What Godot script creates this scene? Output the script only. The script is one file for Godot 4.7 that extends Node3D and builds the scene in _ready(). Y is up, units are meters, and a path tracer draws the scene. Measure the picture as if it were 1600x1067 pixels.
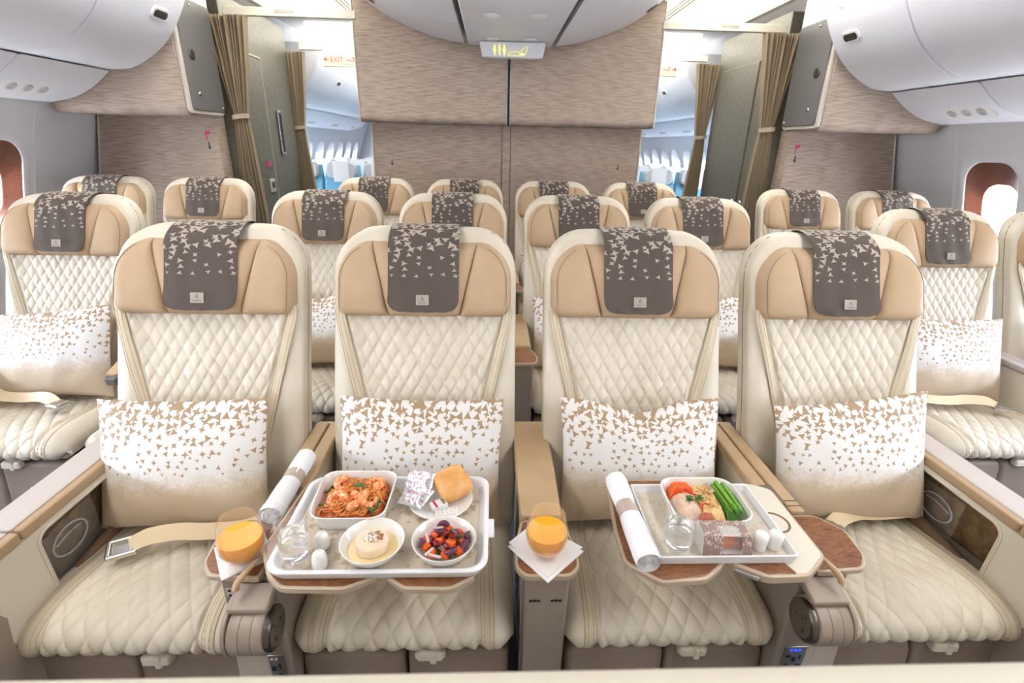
extends Node3D
# Aircraft cabin: three centre rows of quilted seats, side rows, bulkheads, bins and two meal trays.
# World: x to the right, y up, z towards the photographer; x = 0 is the cabin's middle, z = 0 the first row's head line.

const ROW_PITCH := 1.016
const SEAT_SPACING := 0.58

# ---------------------------------------------------------------- mesh building
class MB:
	var v := PackedVector3Array()
	var n := PackedVector3Array()
	var uv := PackedVector2Array()
	var idx := PackedInt32Array()
	var xf := Transform3D()

	func vert(p: Vector3, nn: Vector3, t := Vector2.ZERO) -> int:
		v.append(xf * p)
		n.append((xf.basis * nn).normalized())
		uv.append(t)
		return v.size() - 1

	func tri(a: int, b: int, c: int) -> void:      # given counter-clockwise, stored clockwise
		idx.append(a); idx.append(c); idx.append(b)

	func quad(a: int, b: int, c: int, d: int) -> void:
		tri(a, b, c); tri(a, c, d)

	# rows x cols of points; normal runs along (col direction) x (row direction)
	func grid(pts: PackedVector3Array, cols: int, rows: int, close := false, uvs := PackedVector2Array()) -> void:
		var nn := PackedVector3Array()
		nn.resize(pts.size())
		var last := cols if close else cols - 1
		for j in rows - 1:
			for i in last:
				var i2 := (i + 1) % cols
				var a := j * cols + i
				var b := j * cols + i2
				var c := (j + 1) * cols + i2
				var d := (j + 1) * cols + i
				var fn := (pts[c] - pts[a]).cross(pts[d] - pts[b])
				nn[a] += fn; nn[b] += fn; nn[c] += fn; nn[d] += fn
		var base := v.size()
		for k in pts.size():
			v.append(xf * pts[k])
			n.append((xf.basis * nn[k]).normalized())
			uv.append(uvs[k] if uvs.size() else Vector2(float(k % cols) / maxf(1.0, cols - 1), float(k / cols) / maxf(1.0, rows - 1)))
		for j in rows - 1:
			for i in last:
				var i2 := (i + 1) % cols
				quad(base + j * cols + i, base + j * cols + i2, base + (j + 1) * cols + i2, base + (j + 1) * cols + i)

	func surf(cols: int, rows: int, f: Callable, close := false) -> void:    # f(u, v) with u, v in 0..1
		var pts := PackedVector3Array()
		for j in rows:
			for i in cols:
				pts.append(f.call(float(i) / (cols if close else cols - 1), float(j) / (rows - 1)))
		grid(pts, cols, rows, close)

	func fan(loop: PackedVector3Array, flip := false) -> void:
		var c := Vector3.ZERO
		for p in loop: c += p
		c /= loop.size()
		var nn := Vector3.ZERO
		for i in loop.size():
			nn += (loop[i] - c).cross(loop[(i + 1) % loop.size()] - c)
		if flip: nn = -nn
		var m := vert(c, nn)
		var ids := []
		for p in loop: ids.append(vert(p, nn))
		for i in loop.size():
			var k := (i + 1) % loop.size()
			if flip: tri(m, ids[k], ids[i])
			else: tri(m, ids[i], ids[k])

	func loft(loops: Array, cap0 := true, cap1 := true) -> void:     # loops counter-clockwise seen from the last loop's side
		var pts := PackedVector3Array()
		for l in loops: pts.append_array(l)
		grid(pts, loops[0].size(), loops.size(), true)
		if cap0: fan(loops[0], true)
		if cap1: fan(loops[-1], false)

	func box(c: Vector3, s: Vector3, r := 0.0) -> void:
		var h := s * 0.5
		r = minf(r, minf(h.x, minf(h.y, h.z)) * 0.95)
		if r <= 0.0: r = 0.0002
		var id := {}
		for sx in [-1, 1]:
			for sy in [-1, 1]:
				for sz in [-1, 1]:
					var sg := Vector3(sx, sy, sz)
					for ax in 3:
						var p := Vector3(sx * (h.x - r), sy * (h.y - r), sz * (h.z - r))
						p[ax] = sg[ax] * h[ax]
						var nn := Vector3.ZERO
						nn[ax] = sg[ax]
						id[Vector4i(sx, sy, sz, ax)] = vert(c + p, nn)
		for ax in 3:
			var b := (ax + 1) % 3
			var d := (ax + 2) % 3
			for s1 in [-1, 1]:
				var q := []
				for k in [[-1, -1], [1, -1], [1, 1], [-1, 1]]:
					var e := Vector3i.ZERO
					e[ax] = s1; e[b] = k[0]; e[d] = k[1]
					q.append(id[Vector4i(e.x, e.y, e.z, ax)])
				if s1 > 0: quad(q[0], q[1], q[2], q[3])
				else: quad(q[3], q[2], q[1], q[0])
			for s1 in [-1, 1]:                   # bevel between faces b and d, running along ax
				for s2 in [-1, 1]:
					var q := []
					for k in [[-1, b], [1, b], [1, d], [-1, d]]:
						var e := Vector3i.ZERO
						e[ax] = k[0]; e[b] = s1; e[d] = s2
						q.append(id[Vector4i(e.x, e.y, e.z, k[1])])
					if s1 * s2 > 0: quad(q[3], q[2], q[1], q[0])
					else: quad(q[0], q[1], q[2], q[3])
		for sx in [-1, 1]:
			for sy in [-1, 1]:
				for sz in [-1, 1]:
					var a: int = id[Vector4i(sx, sy, sz, 0)]
					var b: int = id[Vector4i(sx, sy, sz, 1)]
					var d: int = id[Vector4i(sx, sy, sz, 2)]
					if sx * sy * sz > 0: tri(a, b, d)
					else: tri(a, d, b)

	# polygon in (a, b) raised along up; outline counter-clockwise seen from above (tip of up)
	func prism(poly: PackedVector2Array, lo: float, hi: float, bev := 0.0, ax := Vector3.RIGHT, bx := Vector3.FORWARD, up := Vector3.UP, tops := true) -> void:
		var m := poly.size()
		var en := []
		var area := 0.0
		for i in m:
			area += poly[i].cross(poly[(i + 1) % m])
		if area < 0.0:
			poly = poly.duplicate()
			poly.reverse()
		for i in m:
			var d := poly[(i + 1) % m] - poly[i]
			en.append(Vector2(d.y, -d.x).normalized())
		var vn := []
		var soft := []
		var inset := PackedVector2Array()
		for i in m:
			var a: Vector2 = en[(i + m - 1) % m]
			var b: Vector2 = en[i]
			var s := (a + b).normalized()
			vn.append(s)
			soft.append(a.dot(b) > 0.75)
			inset.append(poly[i] - s * bev / maxf(0.4, s.dot(b)))
		var to3 := func(p: Vector2, y: float) -> Vector3: return ax * p.x + bx * p.y + up * y
		var dirn := func(p: Vector2) -> Vector3: return ax * p.x + bx * p.y
		var flip := ax.cross(bx).dot(up) < 0.0
		for i in m:
			var k := (i + 1) % m
			var n0: Vector3 = dirn.call(vn[i] if soft[i] else en[i])
			var n1: Vector3 = dirn.call(vn[k] if soft[k] else en[i])
			var q := [vert(to3.call(poly[i], lo + bev), n0), vert(to3.call(poly[k], lo + bev), n1), vert(to3.call(poly[k], hi - bev), n1), vert(to3.call(poly[i], hi - bev), n0)]
			if flip: q.reverse()
			quad(q[0], q[1], q[2], q[3])
			if bev > 0.0:
				var t := [vert(to3.call(poly[i], hi - bev), n0), vert(to3.call(poly[k], hi - bev), n1), vert(to3.call(inset[k], hi), up), vert(to3.call(inset[i], hi), up)]
				var u := [vert(to3.call(inset[i], lo), -up), vert(to3.call(inset[k], lo), -up), vert(to3.call(poly[k], lo + bev), n1), vert(to3.call(poly[i], lo + bev), n0)]
				if flip: t.reverse(); u.reverse()
				quad(t[0], t[1], t[2], t[3])
				quad(u[0], u[1], u[2], u[3])
		if tops:
			var ti := Geometry2D.triangulate_polygon(inset)
			if ti.is_empty(): ti = Geometry2D.triangulate_polygon(poly)
			for side in 2:
				var ids := []
				for p in inset: ids.append(vert(to3.call(p, hi if side == 0 else lo), up if side == 0 else -up, p))
				for k in range(0, ti.size(), 3):
					var a: Vector2 = inset[ti[k]]
					var ccw := (inset[ti[k + 1]] - a).cross(inset[ti[k + 2]] - a) > 0.0
					if ccw == (side == 0) != flip: tri(ids[ti[k]], ids[ti[k + 1]], ids[ti[k + 2]])
					else: tri(ids[ti[k]], ids[ti[k + 2]], ids[ti[k + 1]])

	# profile of (radius, height), bottom to top on the outside, then down the inside if hollow; a repeated point makes a crease
	func lathe(prof: PackedVector2Array, cols := 32) -> void:
		var pts := PackedVector3Array()
		for p in prof:
			for i in cols:
				var a := TAU * i / cols
				pts.append(Vector3(p.x * cos(a), p.y, -p.x * sin(a)))
		grid(pts, cols, prof.size(), true)

	func tube(path: PackedVector3Array, r, cols := 8, caps := true, closed := false) -> void:
		var m := path.size()
		var t0 := (path[1] - path[0]).normalized()
		var side := t0.cross(Vector3.UP)
		if side.length() < 0.1: side = t0.cross(Vector3.RIGHT)
		side = side.normalized()
		var loops := []
		for i in m:
			var a := path[(i + m - 1) % m] if closed else path[maxi(0, i - 1)]
			var b := path[(i + 1) % m] if closed else path[mini(m - 1, i + 1)]
			var t := (b - a).normalized()
			side = (side - t * side.dot(t)).normalized()
			var up := t.cross(side)
			var rr: float = r[i] if r is Array or r is PackedFloat32Array else r
			var l := PackedVector3Array()
			for k in cols:
				var g := TAU * k / cols
				l.append(path[i] + (side * cos(g) + up * sin(g)) * rr)
			loops.append(l)
		if closed: loops.append(loops[0])
		loft(loops, caps and not closed, caps and not closed)

	func ball(c: Vector3, r: Vector3, cols := 16, rows := 10) -> void:
		surf(cols, rows, func(u: float, w: float) -> Vector3:
			var a := TAU * u
			var b := PI * (w - 0.5)
			return c + Vector3(r.x * cos(a) * cos(b), r.y * sin(b), -r.z * sin(a) * cos(b)), true)

	func mesh() -> ArrayMesh:
		var arr := []
		arr.resize(Mesh.ARRAY_MAX)
		arr[Mesh.ARRAY_VERTEX] = v
		arr[Mesh.ARRAY_NORMAL] = n
		arr[Mesh.ARRAY_TEX_UV] = uv
		arr[Mesh.ARRAY_INDEX] = idx
		var m := ArrayMesh.new()
		m.add_surface_from_arrays(Mesh.PRIMITIVE_TRIANGLES, arr)
		return m

# ---------------------------------------------------------------- nodes
var taken := {}
var M := {}

func numbered(called: String) -> String:
	var k: int = taken.get(called, 0)
	taken[called] = k + 1
	return called if k == 0 else "%s_%03d" % [called, k]

func tag(o: Node3D, label: String, category: String, group := "") -> Node3D:
	o.set_meta("label", label)
	o.set_meta("category", category)
	if group: o.set_meta("group", group)
	return o

func thing(called: String, label: String, category: String, at := Vector3.ZERO, turn := 0.0, group := "") -> Node3D:
	var o := Node3D.new()
	o.name = numbered(called)
	add_child(o)
	o.position = at
	o.rotation.y = turn
	return tag(o, label, category, group)

func put(parent: Node3D, called: String, mb: Variant, m: Material, at := Vector3.ZERO) -> MeshInstance3D:
	var o := MeshInstance3D.new()
	o.name = numbered(called) if parent == self else called
	o.mesh = mb.mesh() if mb is MB else mb
	o.material_override = m
	o.position = at
	parent.add_child(o, true)
	return o

func single(called: String, mb: Variant, m: Material, label: String, category: String, at := Vector3.ZERO, group := "") -> MeshInstance3D:
	var o := put(self, called, mb, m, at)
	tag(o, label, category, group)
	return o

func struct(called: String, mb: Variant, m: Material, at := Vector3.ZERO) -> MeshInstance3D:
	var o := put(self, called, mb, m, at)
	o.set_meta("kind", "structure")
	return o

func dup(o: Node3D, at: Vector3, turn: float, label: String) -> Node3D:
	var c: Node3D = o.duplicate()
	var kind := String(o.name)
	if kind.length() > 4 and kind[-4] == "_" and kind.right(3).is_valid_int(): kind = kind.left(-4)
	c.name = numbered(kind)
	add_child(c)
	c.position = at
	c.rotation.y = turn
	c.set_meta("label", label)
	return c

func ss(a: float, b: float, x: float) -> float: return smoothstep(a, b, x)

func rpoly(pts: Array, r: float, seg := 5) -> PackedVector2Array:    # polygon with rounded corners
	var out := PackedVector2Array()
	var m := pts.size()
	for i in m:
		var p: Vector2 = pts[i]
		var a: Vector2 = pts[(i + m - 1) % m] - p
		var b: Vector2 = pts[(i + 1) % m] - p
		var k := minf(r, minf(a.length(), b.length()) * 0.48)
		var pa := p + a.normalized() * k
		var pb := p + b.normalized() * k
		for j in seg + 1:
			var t := float(j) / seg
			out.append(pa.lerp(p, t).lerp(p.lerp(pb, t), t))
	return out

func rrect(w: float, h: float, r: float, seg := 5) -> PackedVector2Array:
	var out := PackedVector2Array()
	for q in 4:
		var c := Vector2((w * 0.5 - r) * (1 if q in [0, 3] else -1), (h * 0.5 - r) * (1 if q < 2 else -1))
		for j in seg + 1:
			var a := PI * 0.5 * (q + float(j) / seg)
			out.append(c + Vector2(cos(a), sin(a)) * r)
	return out

func spline(pts: Array, per := 6, closed := false) -> PackedVector3Array:
	var out := PackedVector3Array()
	var m := pts.size()
	for i in (m if closed else m - 1):
		var p0: Vector3 = pts[(i + m - 1) % m] if closed else pts[maxi(0, i - 1)]
		var p1: Vector3 = pts[i]
		var p2: Vector3 = pts[(i + 1) % m]
		var p3: Vector3 = pts[(i + 2) % m] if closed else pts[mini(m - 1, i + 2)]
		for j in per: out.append(p1.cubic_interpolate(p2, p0, p3, float(j) / per))
	if not closed: out.append(pts[m - 1])
	return out

func noise_tex(freq: float, ramp := [], seed_ := 1, oct := 4, kind := FastNoiseLite.TYPE_SIMPLEX_SMOOTH, size := 512) -> NoiseTexture2D:
	var f := FastNoiseLite.new()
	f.noise_type = kind
	f.seed = seed_
	f.frequency = freq
	f.fractal_octaves = oct
	var t := NoiseTexture2D.new()
	t.width = size; t.height = size
	t.seamless = true
	t.noise = f
	if ramp.size():
		var g := Gradient.new()
		var off := PackedFloat32Array()
		var col := PackedColorArray()
		for i in ramp.size():
			off.append(ramp[i][0]); col.append(ramp[i][1])
		g.offsets = off; g.colors = col
		t.color_ramp = g
	return t

func c8(r: float, g: float, b: float, a := 1.0) -> Color: return Color(r / 255.0, g / 255.0, b / 255.0, a)

func mat(called: String, col: Color, rough := 0.5, metal := 0.0, spec := 0.5) -> StandardMaterial3D:
	var m := StandardMaterial3D.new()
	m.resource_name = called
	m.albedo_color = col
	m.roughness = rough
	m.metallic = metal
	m.metallic_specular = spec
	M[called] = m
	return m

func textured(m: StandardMaterial3D, t: Texture2D, scale := Vector3.ONE, world := true) -> StandardMaterial3D:
	m.albedo_texture = t
	m.uv1_triplanar = true
	m.uv1_world_triplanar = world
	m.uv1_scale = scale
	return m

func relief(m: StandardMaterial3D, t: Texture2D, depth: float) -> StandardMaterial3D:
	m.heightmap_enabled = true
	m.heightmap_texture = t
	m.heightmap_scale = depth
	return m

# ---------------------------------------------------------------- materials
func star(im: Image, cx: float, cy: float, r: float, points: int, turn: float, col: Color, deep := 1.9, squash := 1.0) -> void:
	var w := im.get_width()
	var h := im.get_height()
	for y in range(maxi(0, int(cy - r)), mini(h, int(cy + r) + 2)):
		for x in range(maxi(0, int(cx - r)), mini(w, int(cx + r) + 2)):
			var d := Vector2(x - cx, (y - cy) / squash)
			var k := 1.0 / (1.0 + deep * absf(sin((d.angle() - turn) * points * 0.5)))
			if d.length() < r * k: im.set_pixel(x, y, col)

func cover_print() -> ImageTexture:         # leaf-gap motif of the headrest covers: crowded at the fold, sparse lower down
	var rng := RandomNumberGenerator.new()
	rng.seed = 11
	var im := Image.create(256, 512, false, Image.FORMAT_RGB8)
	im.fill(c8(86, 76, 69))
	for y in 512:
		for x in range(0, 256):
			if rng.randf() < 0.35: im.set_pixel(x, y, c8(80, 70, 63))
	var y := 8.0
	while y < 370.0:
		var t := y / 370.0
		var stepx := lerpf(30.0, 46.0, t)
		var x := rng.randf() * stepx
		while x < 256.0:
			if rng.randf() < lerpf(1.0, 0.72, t):
				star(im, x + rng.randf_range(-7, 7), y + rng.randf_range(-8, 8), lerpf(26.0, 10.0, t) * rng.randf_range(0.75, 1.2), 3 if rng.randf() < 0.65 else 4, rng.randf() * TAU, c8(176, 164, 152), 1.5)
			x += stepx
		y += lerpf(26.0, 30.0, t)
	return ImageTexture.create_from_image(im)

func pillow_print() -> ImageTexture:        # tan leaf motif on white; white speckle gives way to beige lower down
	var rng := RandomNumberGenerator.new()
	rng.seed = 5
	var w := 640
	var h := 480
	var im := Image.create(w, h, false, Image.FORMAT_RGB8)
	var cloth := c8(200, 180, 154)
	var white := c8(230, 227, 224)
	var nz := FastNoiseLite.new()
	nz.seed = 3
	nz.frequency = 0.02
	for y in h:
		for x in w:
			var edge := 0.61 + 0.06 * nz.get_noise_2d(x, y)
			var share := 1.0 - smoothstep(edge - 0.13, edge + 0.13, float(y) / h)
			im.set_pixel(x, y, white if rng.randf() < share else cloth)
	var y := 4.0
	while y < h * 0.58:
		var t := y / (h * 0.58)
		var stepx := lerpf(30.0, 36.0, t)
		var x := rng.randf() * stepx
		while x < w + 10:
			if rng.randf() < lerpf(1.0, 0.6, t):
				star(im, x + rng.randf_range(-9, 9), y + rng.randf_range(-8, 8), lerpf(20.5, 8.5, t) * rng.randf_range(0.7, 1.15), 3 if rng.randf() < 0.6 else 4, rng.randf() * TAU, c8(164, 137, 106), 1.3)
			x += stepx
		y += lerpf(24.0, 28.0, t)
	return ImageTexture.create_from_image(im)

func liner_print(base: Color, ink: Color) -> ImageTexture:
	var rng := RandomNumberGenerator.new()
	rng.seed = 21
	var im := Image.create(384, 256, false, Image.FORMAT_RGB8)
	im.fill(base)
	for k in 150:
		star(im, rng.randf() * 384, rng.randf() * 256, rng.randf_range(6, 14), 3 if rng.randf() < 0.6 else 4, rng.randf() * TAU, ink, 1.3)
	return ImageTexture.create_from_image(im)

func foil_print() -> ImageTexture:
	var rng := RandomNumberGenerator.new()
	rng.seed = 8
	var im := Image.create(128, 128, false, Image.FORMAT_RGB8)
	im.fill(c8(222, 222, 228))
	for r in 6:
		for k in 4:
			var x := k * 34 + (r % 2) * 16
			for j in 7:
				im.fill_rect(Rect2i(x + j * 3, r * 21 + rng.randi_range(4, 8), 2, rng.randi_range(2, 6)), c8(196, 60, 100))
	return ImageTexture.create_from_image(im)

func make_materials() -> void:
	var grain := noise_tex(0.08, [], 4, 3)
	var mottled := noise_tex(0.006, [[0.0, Color(0.93, 0.92, 0.9)], [1.0, Color(1, 1, 1)]], 9, 3)
	for a in [["leather", c8(229, 221, 206), 0.45], ["leather_strip", c8(223, 211, 190), 0.6], ["headrest_tan", c8(192, 166, 136), 0.55], ["taupe", c8(152, 136, 126), 0.55]]:
		var m := textured(mat(a[0], a[1], a[2], 0.0, 0.4), mottled, Vector3(2, 2, 2), false)
		relief(m, grain, 0.02)
	relief(M.leather_strip, noise_tex(0.16, [], 6, 1, FastNoiseLite.TYPE_CELLULAR), 0.05)
	mat("stitch", c8(196, 178, 146), 0.8)
	mat("piping_dark", c8(120, 104, 88), 0.6)
	mat("shell", c8(206, 196, 182), 0.4)
	mat("shadow_trim", c8(46, 42, 40), 0.6)
	var cv := mat("cover", Color.WHITE, 0.85)
	cv.albedo_texture = cover_print()
	mat("cover_back", c8(88, 78, 70), 0.85)
	mat("tag_cloth", c8(168, 158, 148), 0.7)
	mat("tag_ink", c8(108, 98, 90), 0.7)
	var pl := mat("pillow", Color.WHITE, 0.55)
	pl.albedo_texture = pillow_print()
	pl.rim_enabled = true; pl.rim = 0.3
	mat("pillow_hem", c8(190, 166, 136), 0.6)
	textured(mat("armrest_tan", c8(196, 168, 132), 0.5), mottled, Vector3(2, 2, 2))
	mat("console_cream", c8(224, 217, 201), 0.45)
	mat("console_taupe", c8(158, 144, 132), 0.42, 0.1)
	mat("rim_beige", c8(192, 174, 152), 0.35, 0.2)
	mat("ledge", c8(202, 192, 186), 0.35, 0.1)
	mat("arm_grey", c8(186, 176, 166), 0.4)
	mat("band_tan", c8(176, 148, 116), 0.45)
	mat("brown_lip", c8(124, 98, 76), 0.5)
	mat("silver", c8(200, 200, 204), 0.25, 0.9)
	mat("chrome", c8(215, 213, 210), 0.15, 1.0)
	mat("dark_metal", c8(104, 98, 92), 0.25, 0.8)
	var wood := noise_tex(0.012, [[0.0, c8(84, 46, 24)], [0.35, c8(124, 76, 42)], [0.5, c8(144, 92, 52)], [0.62, c8(108, 63, 35)], [1.0, c8(166, 114, 68)]], 17, 5)
	var wm := textured(mat("wood", Color.WHITE, 0.3, 0.0, 0.5), wood, Vector3(2.2, 8, 13))
	wm.clearcoat_enabled = true; wm.clearcoat = 0.5; wm.clearcoat_roughness = 0.12
	textured(mat("window_wood", c8(176, 150, 146), 0.5), wood, Vector3(1.5, 9, 1.5))
	mat("belt", c8(226, 206, 172), 0.7)
	# bulkhead cloth: fine streaks lying across
	var streak := noise_tex(0.03, [[0.0, c8(132, 114, 100)], [0.4, c8(170, 152, 137)], [0.55, c8(186, 170, 156)], [1.0, c8(206, 192, 180)]], 31, 4, FastNoiseLite.TYPE_SIMPLEX_SMOOTH, 1024)
	textured(mat("bulkhead", Color.WHITE, 0.8), streak, Vector3(0.22, 6.3, 0.22))
	mat("edge_trim", c8(214, 206, 196), 0.35, 0.2)
	mat("bin_white", c8(236, 238, 247), 0.35)
	mat("panel_white", c8(242, 242, 244), 0.5)
	mat("wall_cream", c8(230, 231, 236), 0.55)
	mat("wall_grey", c8(196, 196, 204), 0.6)
	mat("seam", c8(70, 72, 80), 0.7)
	mat("gap_black", c8(24, 24, 28), 0.8)
	mat("door_grey", c8(112, 110, 109), 0.4, 0.15)
	var spk := noise_tex(0.03, [[0.0, c8(98, 95, 84)], [1.0, c8(122, 118, 104)]], 23, 3)
	textured(mat("lavatory", Color.WHITE, 0.45, 0.1), spk, Vector3(1.5, 1.5, 1.5))
	var weave := noise_tex(0.05, [[0.0, c8(138, 120, 95)], [1.0, c8(154, 136, 110)]], 41, 3)
	textured(mat("curtain", Color.WHITE, 0.6), weave, Vector3(14, 14, 14))
	M.curtain.rim_enabled = true; M.curtain.rim = 0.4
	mat("tieback", c8(176, 160, 140), 0.6)
	mat("beam", c8(226, 220, 204), 0.5)
	mat("vent", c8(168, 164, 152), 0.5)
	mat("sign_red", c8(190, 30, 34), 0.5)
	mat("sign_white", c8(214, 208, 196), 0.5)
	mat("sign_green", c8(96, 150, 96), 0.6)
	mat("sign_pink", c8(214, 60, 100), 0.6)
	mat("ink", c8(70, 66, 62), 0.6)
	mat("floor", c8(96, 100, 116), 0.9)
	textured(M.floor, noise_tex(0.2, [[0.0, Color(0.7, 0.7, 0.7)], [1.0, Color(1, 1, 1)]], 13, 2), Vector3(4, 4, 4))
	mat("economy_blue", c8(104, 162, 188), 0.75)
	mat("economy_grey", c8(176, 176, 180), 0.6)
	mat("economy_paper", c8(214, 214, 214), 0.8)
	# meal things
	var ch := mat("china", c8(243, 242, 240), 0.12)
	ch.clearcoat_enabled = true; ch.clearcoat = 0.5
	mat("tray_white", c8(236, 236, 240), 0.35)
	var ln := mat("liner", Color.WHITE, 0.6)
	ln.albedo_texture = liner_print(c8(206, 194, 176), c8(178, 160, 136))
	var l2 := mat("liner_plain", Color.WHITE, 0.6)
	l2.albedo_texture = liner_print(c8(212, 202, 186), c8(202, 190, 172))
	mat("napkin", c8(240, 240, 244), 0.85)
	mat("napkin_band", c8(184, 168, 154), 0.7)
	var gl := mat("glass", Color(1, 1, 1, 0.05), 0.0)
	gl.transparency = BaseMaterial3D.TRANSPARENCY_ALPHA
	var wa := mat("water", Color(1, 1, 1, 0.0), 0.0)
	wa.refraction_enabled = true; wa.refraction_scale = 0.033
	mat("juice", c8(255, 178, 32), 0.3)
	M.juice.subsurf_scatter_enabled = true; M.juice.subsurf_scatter_strength = 0.3
	mat("bread", Color.WHITE, 0.6)
	textured(M.bread, noise_tex(0.01, [[0.0, c8(206, 140, 74)], [0.6, c8(224, 166, 100)], [1.0, c8(236, 194, 140)]], 51, 3), Vector3(6, 6, 6))
	var fo := mat("foil", Color.WHITE, 0.28, 0.55)
	fo.albedo_texture = foil_print()
	mat("foil_pink", c8(190, 40, 96), 0.4)
	mat("pasta", c8(214, 122, 48), 0.35)
	mat("pasta_pale", c8(226, 160, 86), 0.35)
	textured(mat("shrimp", Color.WHITE, 0.32), noise_tex(0.03, [[0.0, c8(206, 70, 28)], [0.45, c8(232, 120, 60)], [0.7, c8(244, 190, 140)], [1.0, c8(250, 222, 190)]], 61, 3), Vector3(9, 9, 9), false)
	mat("tomato", c8(186, 82, 30), 0.25)
	mat("herb", c8(66, 110, 34), 0.5)
	mat("leaf_dark", c8(40, 76, 26), 0.4)
	mat("custard", c8(238, 214, 160), 0.25)
	mat("mousse", c8(234, 212, 186), 0.3)
	M.mousse.subsurf_scatter_enabled = true; M.mousse.subsurf_scatter_strength = 0.3
	mat("crumb_white", c8(248, 246, 240), 0.8)
	mat("crumb_brown", c8(168, 104, 56), 0.7)
	mat("pumpkin", c8(226, 92, 26), 0.4)
	mat("onion", c8(86, 36, 60), 0.3)
	mat("onion_pale", c8(226, 206, 206), 0.35)
	mat("beet", c8(120, 18, 28), 0.25)
	mat("asparagus", c8(108, 162, 46), 0.4)
	mat("asparagus_tip", c8(70, 122, 38), 0.5)
	textured(mat("rice", Color.WHITE, 0.5), noise_tex(0.03, [[0.0, c8(222, 160, 80)], [0.5, c8(240, 206, 140)], [1.0, c8(248, 232, 194)]], 71, 3), Vector3(8, 8, 8))
	textured(mat("fish", Color.WHITE, 0.4), noise_tex(0.02, [[0.0, c8(214, 160, 122)], [0.5, c8(232, 196, 166)], [1.0, c8(240, 216, 196)]], 73, 3), Vector3(7, 7, 7))
	mat("carrot", c8(236, 104, 40), 0.35)
	mat("chili", c8(204, 24, 30), 0.25)
	mat("meat", c8(186, 104, 78), 0.4)
	var bx := mat("carton", Color.WHITE, 0.6)
	bx.albedo_texture = liner_print(c8(150, 126, 118), c8(216, 200, 192))
	mat("carton_white", c8(232, 228, 226), 0.6)
	mat("film", Color(1, 1, 1, 0.12), 0.05).transparency = BaseMaterial3D.TRANSPARENCY_ALPHA
	mat("cake", c8(190, 96, 44), 0.6)
	mat("wrap", Color(1, 1, 1, 0.1), 0.08).transparency = BaseMaterial3D.TRANSPARENCY_ALPHA
	textured(mat("kraft", Color.WHITE, 0.7), noise_tex(0.02, [[0.0, c8(84, 66, 44)], [1.0, c8(140, 112, 74)]], 81, 3), Vector3(3, 3, 3))
	mat("pane", Color(1, 1, 1, 0.04), 0.02).transparency = BaseMaterial3D.TRANSPARENCY_ALPHA
	var lt := mat("light_panel", c8(250, 248, 240), 0.6)
	lt.emission_enabled = true; lt.emission = c8(255, 247, 228); lt.emission_energy_multiplier = 2.0
	var sl := mat("sign_lit", c8(250, 240, 130), 0.5)
	sl.emission_enabled = true; sl.emission = c8(255, 244, 120); sl.emission_energy_multiplier = 1.0
	var sb := mat("socket_blue", c8(60, 80, 230), 0.5)
	sb.emission_enabled = true; sb.emission = c8(60, 90, 255); sb.emission_energy_multiplier = 1.0

# ---------------------------------------------------------------- seats
func zf(y: float) -> float:                 # front face of the backrest
	return 0.258 - 0.33 * (y - 0.40) + 0.012 * sin(clampf((y - 0.4) / 0.55, 0.0, 1.0) * PI)

func head_front(y: float) -> float:
	return zf(y) + 0.032 + 0.016 * clampf((1.145 - y) / 0.187, 0.0, 1.0)

func quilt_half(y: float) -> float:
	return lerpf(0.098, 0.212, clampf((y - 0.5) / 0.46, 0.0, 1.0))

func bolster(x: float) -> float:
	var a := absf(x)
	return 0.016 * ss(0.16, 0.215, a)

func quilt(x: float, s: float, px: float, ps: float) -> float:
	return pow(absf(sin(PI * (x / px + s / ps)) * sin(PI * (x / px - s / ps))), 0.30)

var cushion_line := PackedVector3Array()
var cushion_len := PackedFloat32Array()

func cushion_at(s: float) -> Array:         # [point (0, y, z), normal] at a share s of the cushion's profile, back to front
	var total := cushion_len[-1]
	var d := clampf(s, 0.0, 1.0) * total
	var k := 0
	while k < cushion_len.size() - 2 and cushion_len[k + 1] < d: k += 1
	var t := (d - cushion_len[k]) / (cushion_len[k + 1] - cushion_len[k])
	var p := cushion_line[k].lerp(cushion_line[k + 1], t)
	var g0 := cushion_line[mini(k + 1, cushion_line.size() - 1)] - cushion_line[maxi(k - 1, 0)]
	var g1 := cushion_line[mini(k + 2, cushion_line.size() - 1)] - cushion_line[k]
	var g := g0.lerp(g1, t)
	return [p, Vector3(0, g.z, -g.y).normalized()]

func head_patch(xa: Callable, xb: Callable, y0: float, y1: float, cols: int, rows: int, puff: float, seam_lo: bool, seam_hi: bool) -> MB:
	var mb := MB.new()
	mb.surf(cols, rows, func(u: float, w: float) -> Vector3:
		var s := sin((u - 0.5) * PI)         # denser sampling near the rims
		var t := sin((w - 0.5) * PI)
		var y := lerpf(y0, y1, t * 0.5 + 0.5)
		var x: float = lerpf(xa.call(y), xb.call(y), s * 0.5 + 0.5)
		var f := pow(1.0 - pow(absf(t), 7.0), 0.5)
		var k := pow(1.0 - pow(absf(s), 6.0), 0.5)
		f *= (0.72 + 0.28 * k) if (s < 0.0 and seam_lo) or (s > 0.0 and seam_hi) else k
		var f2 := (1.0 - s * s) * (1.0 - t * t)
		return Vector3(x, y, zf(y) - 0.012 + (head_front(y) - zf(y) + 0.012) * f + puff * f2))
	return mb

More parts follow.
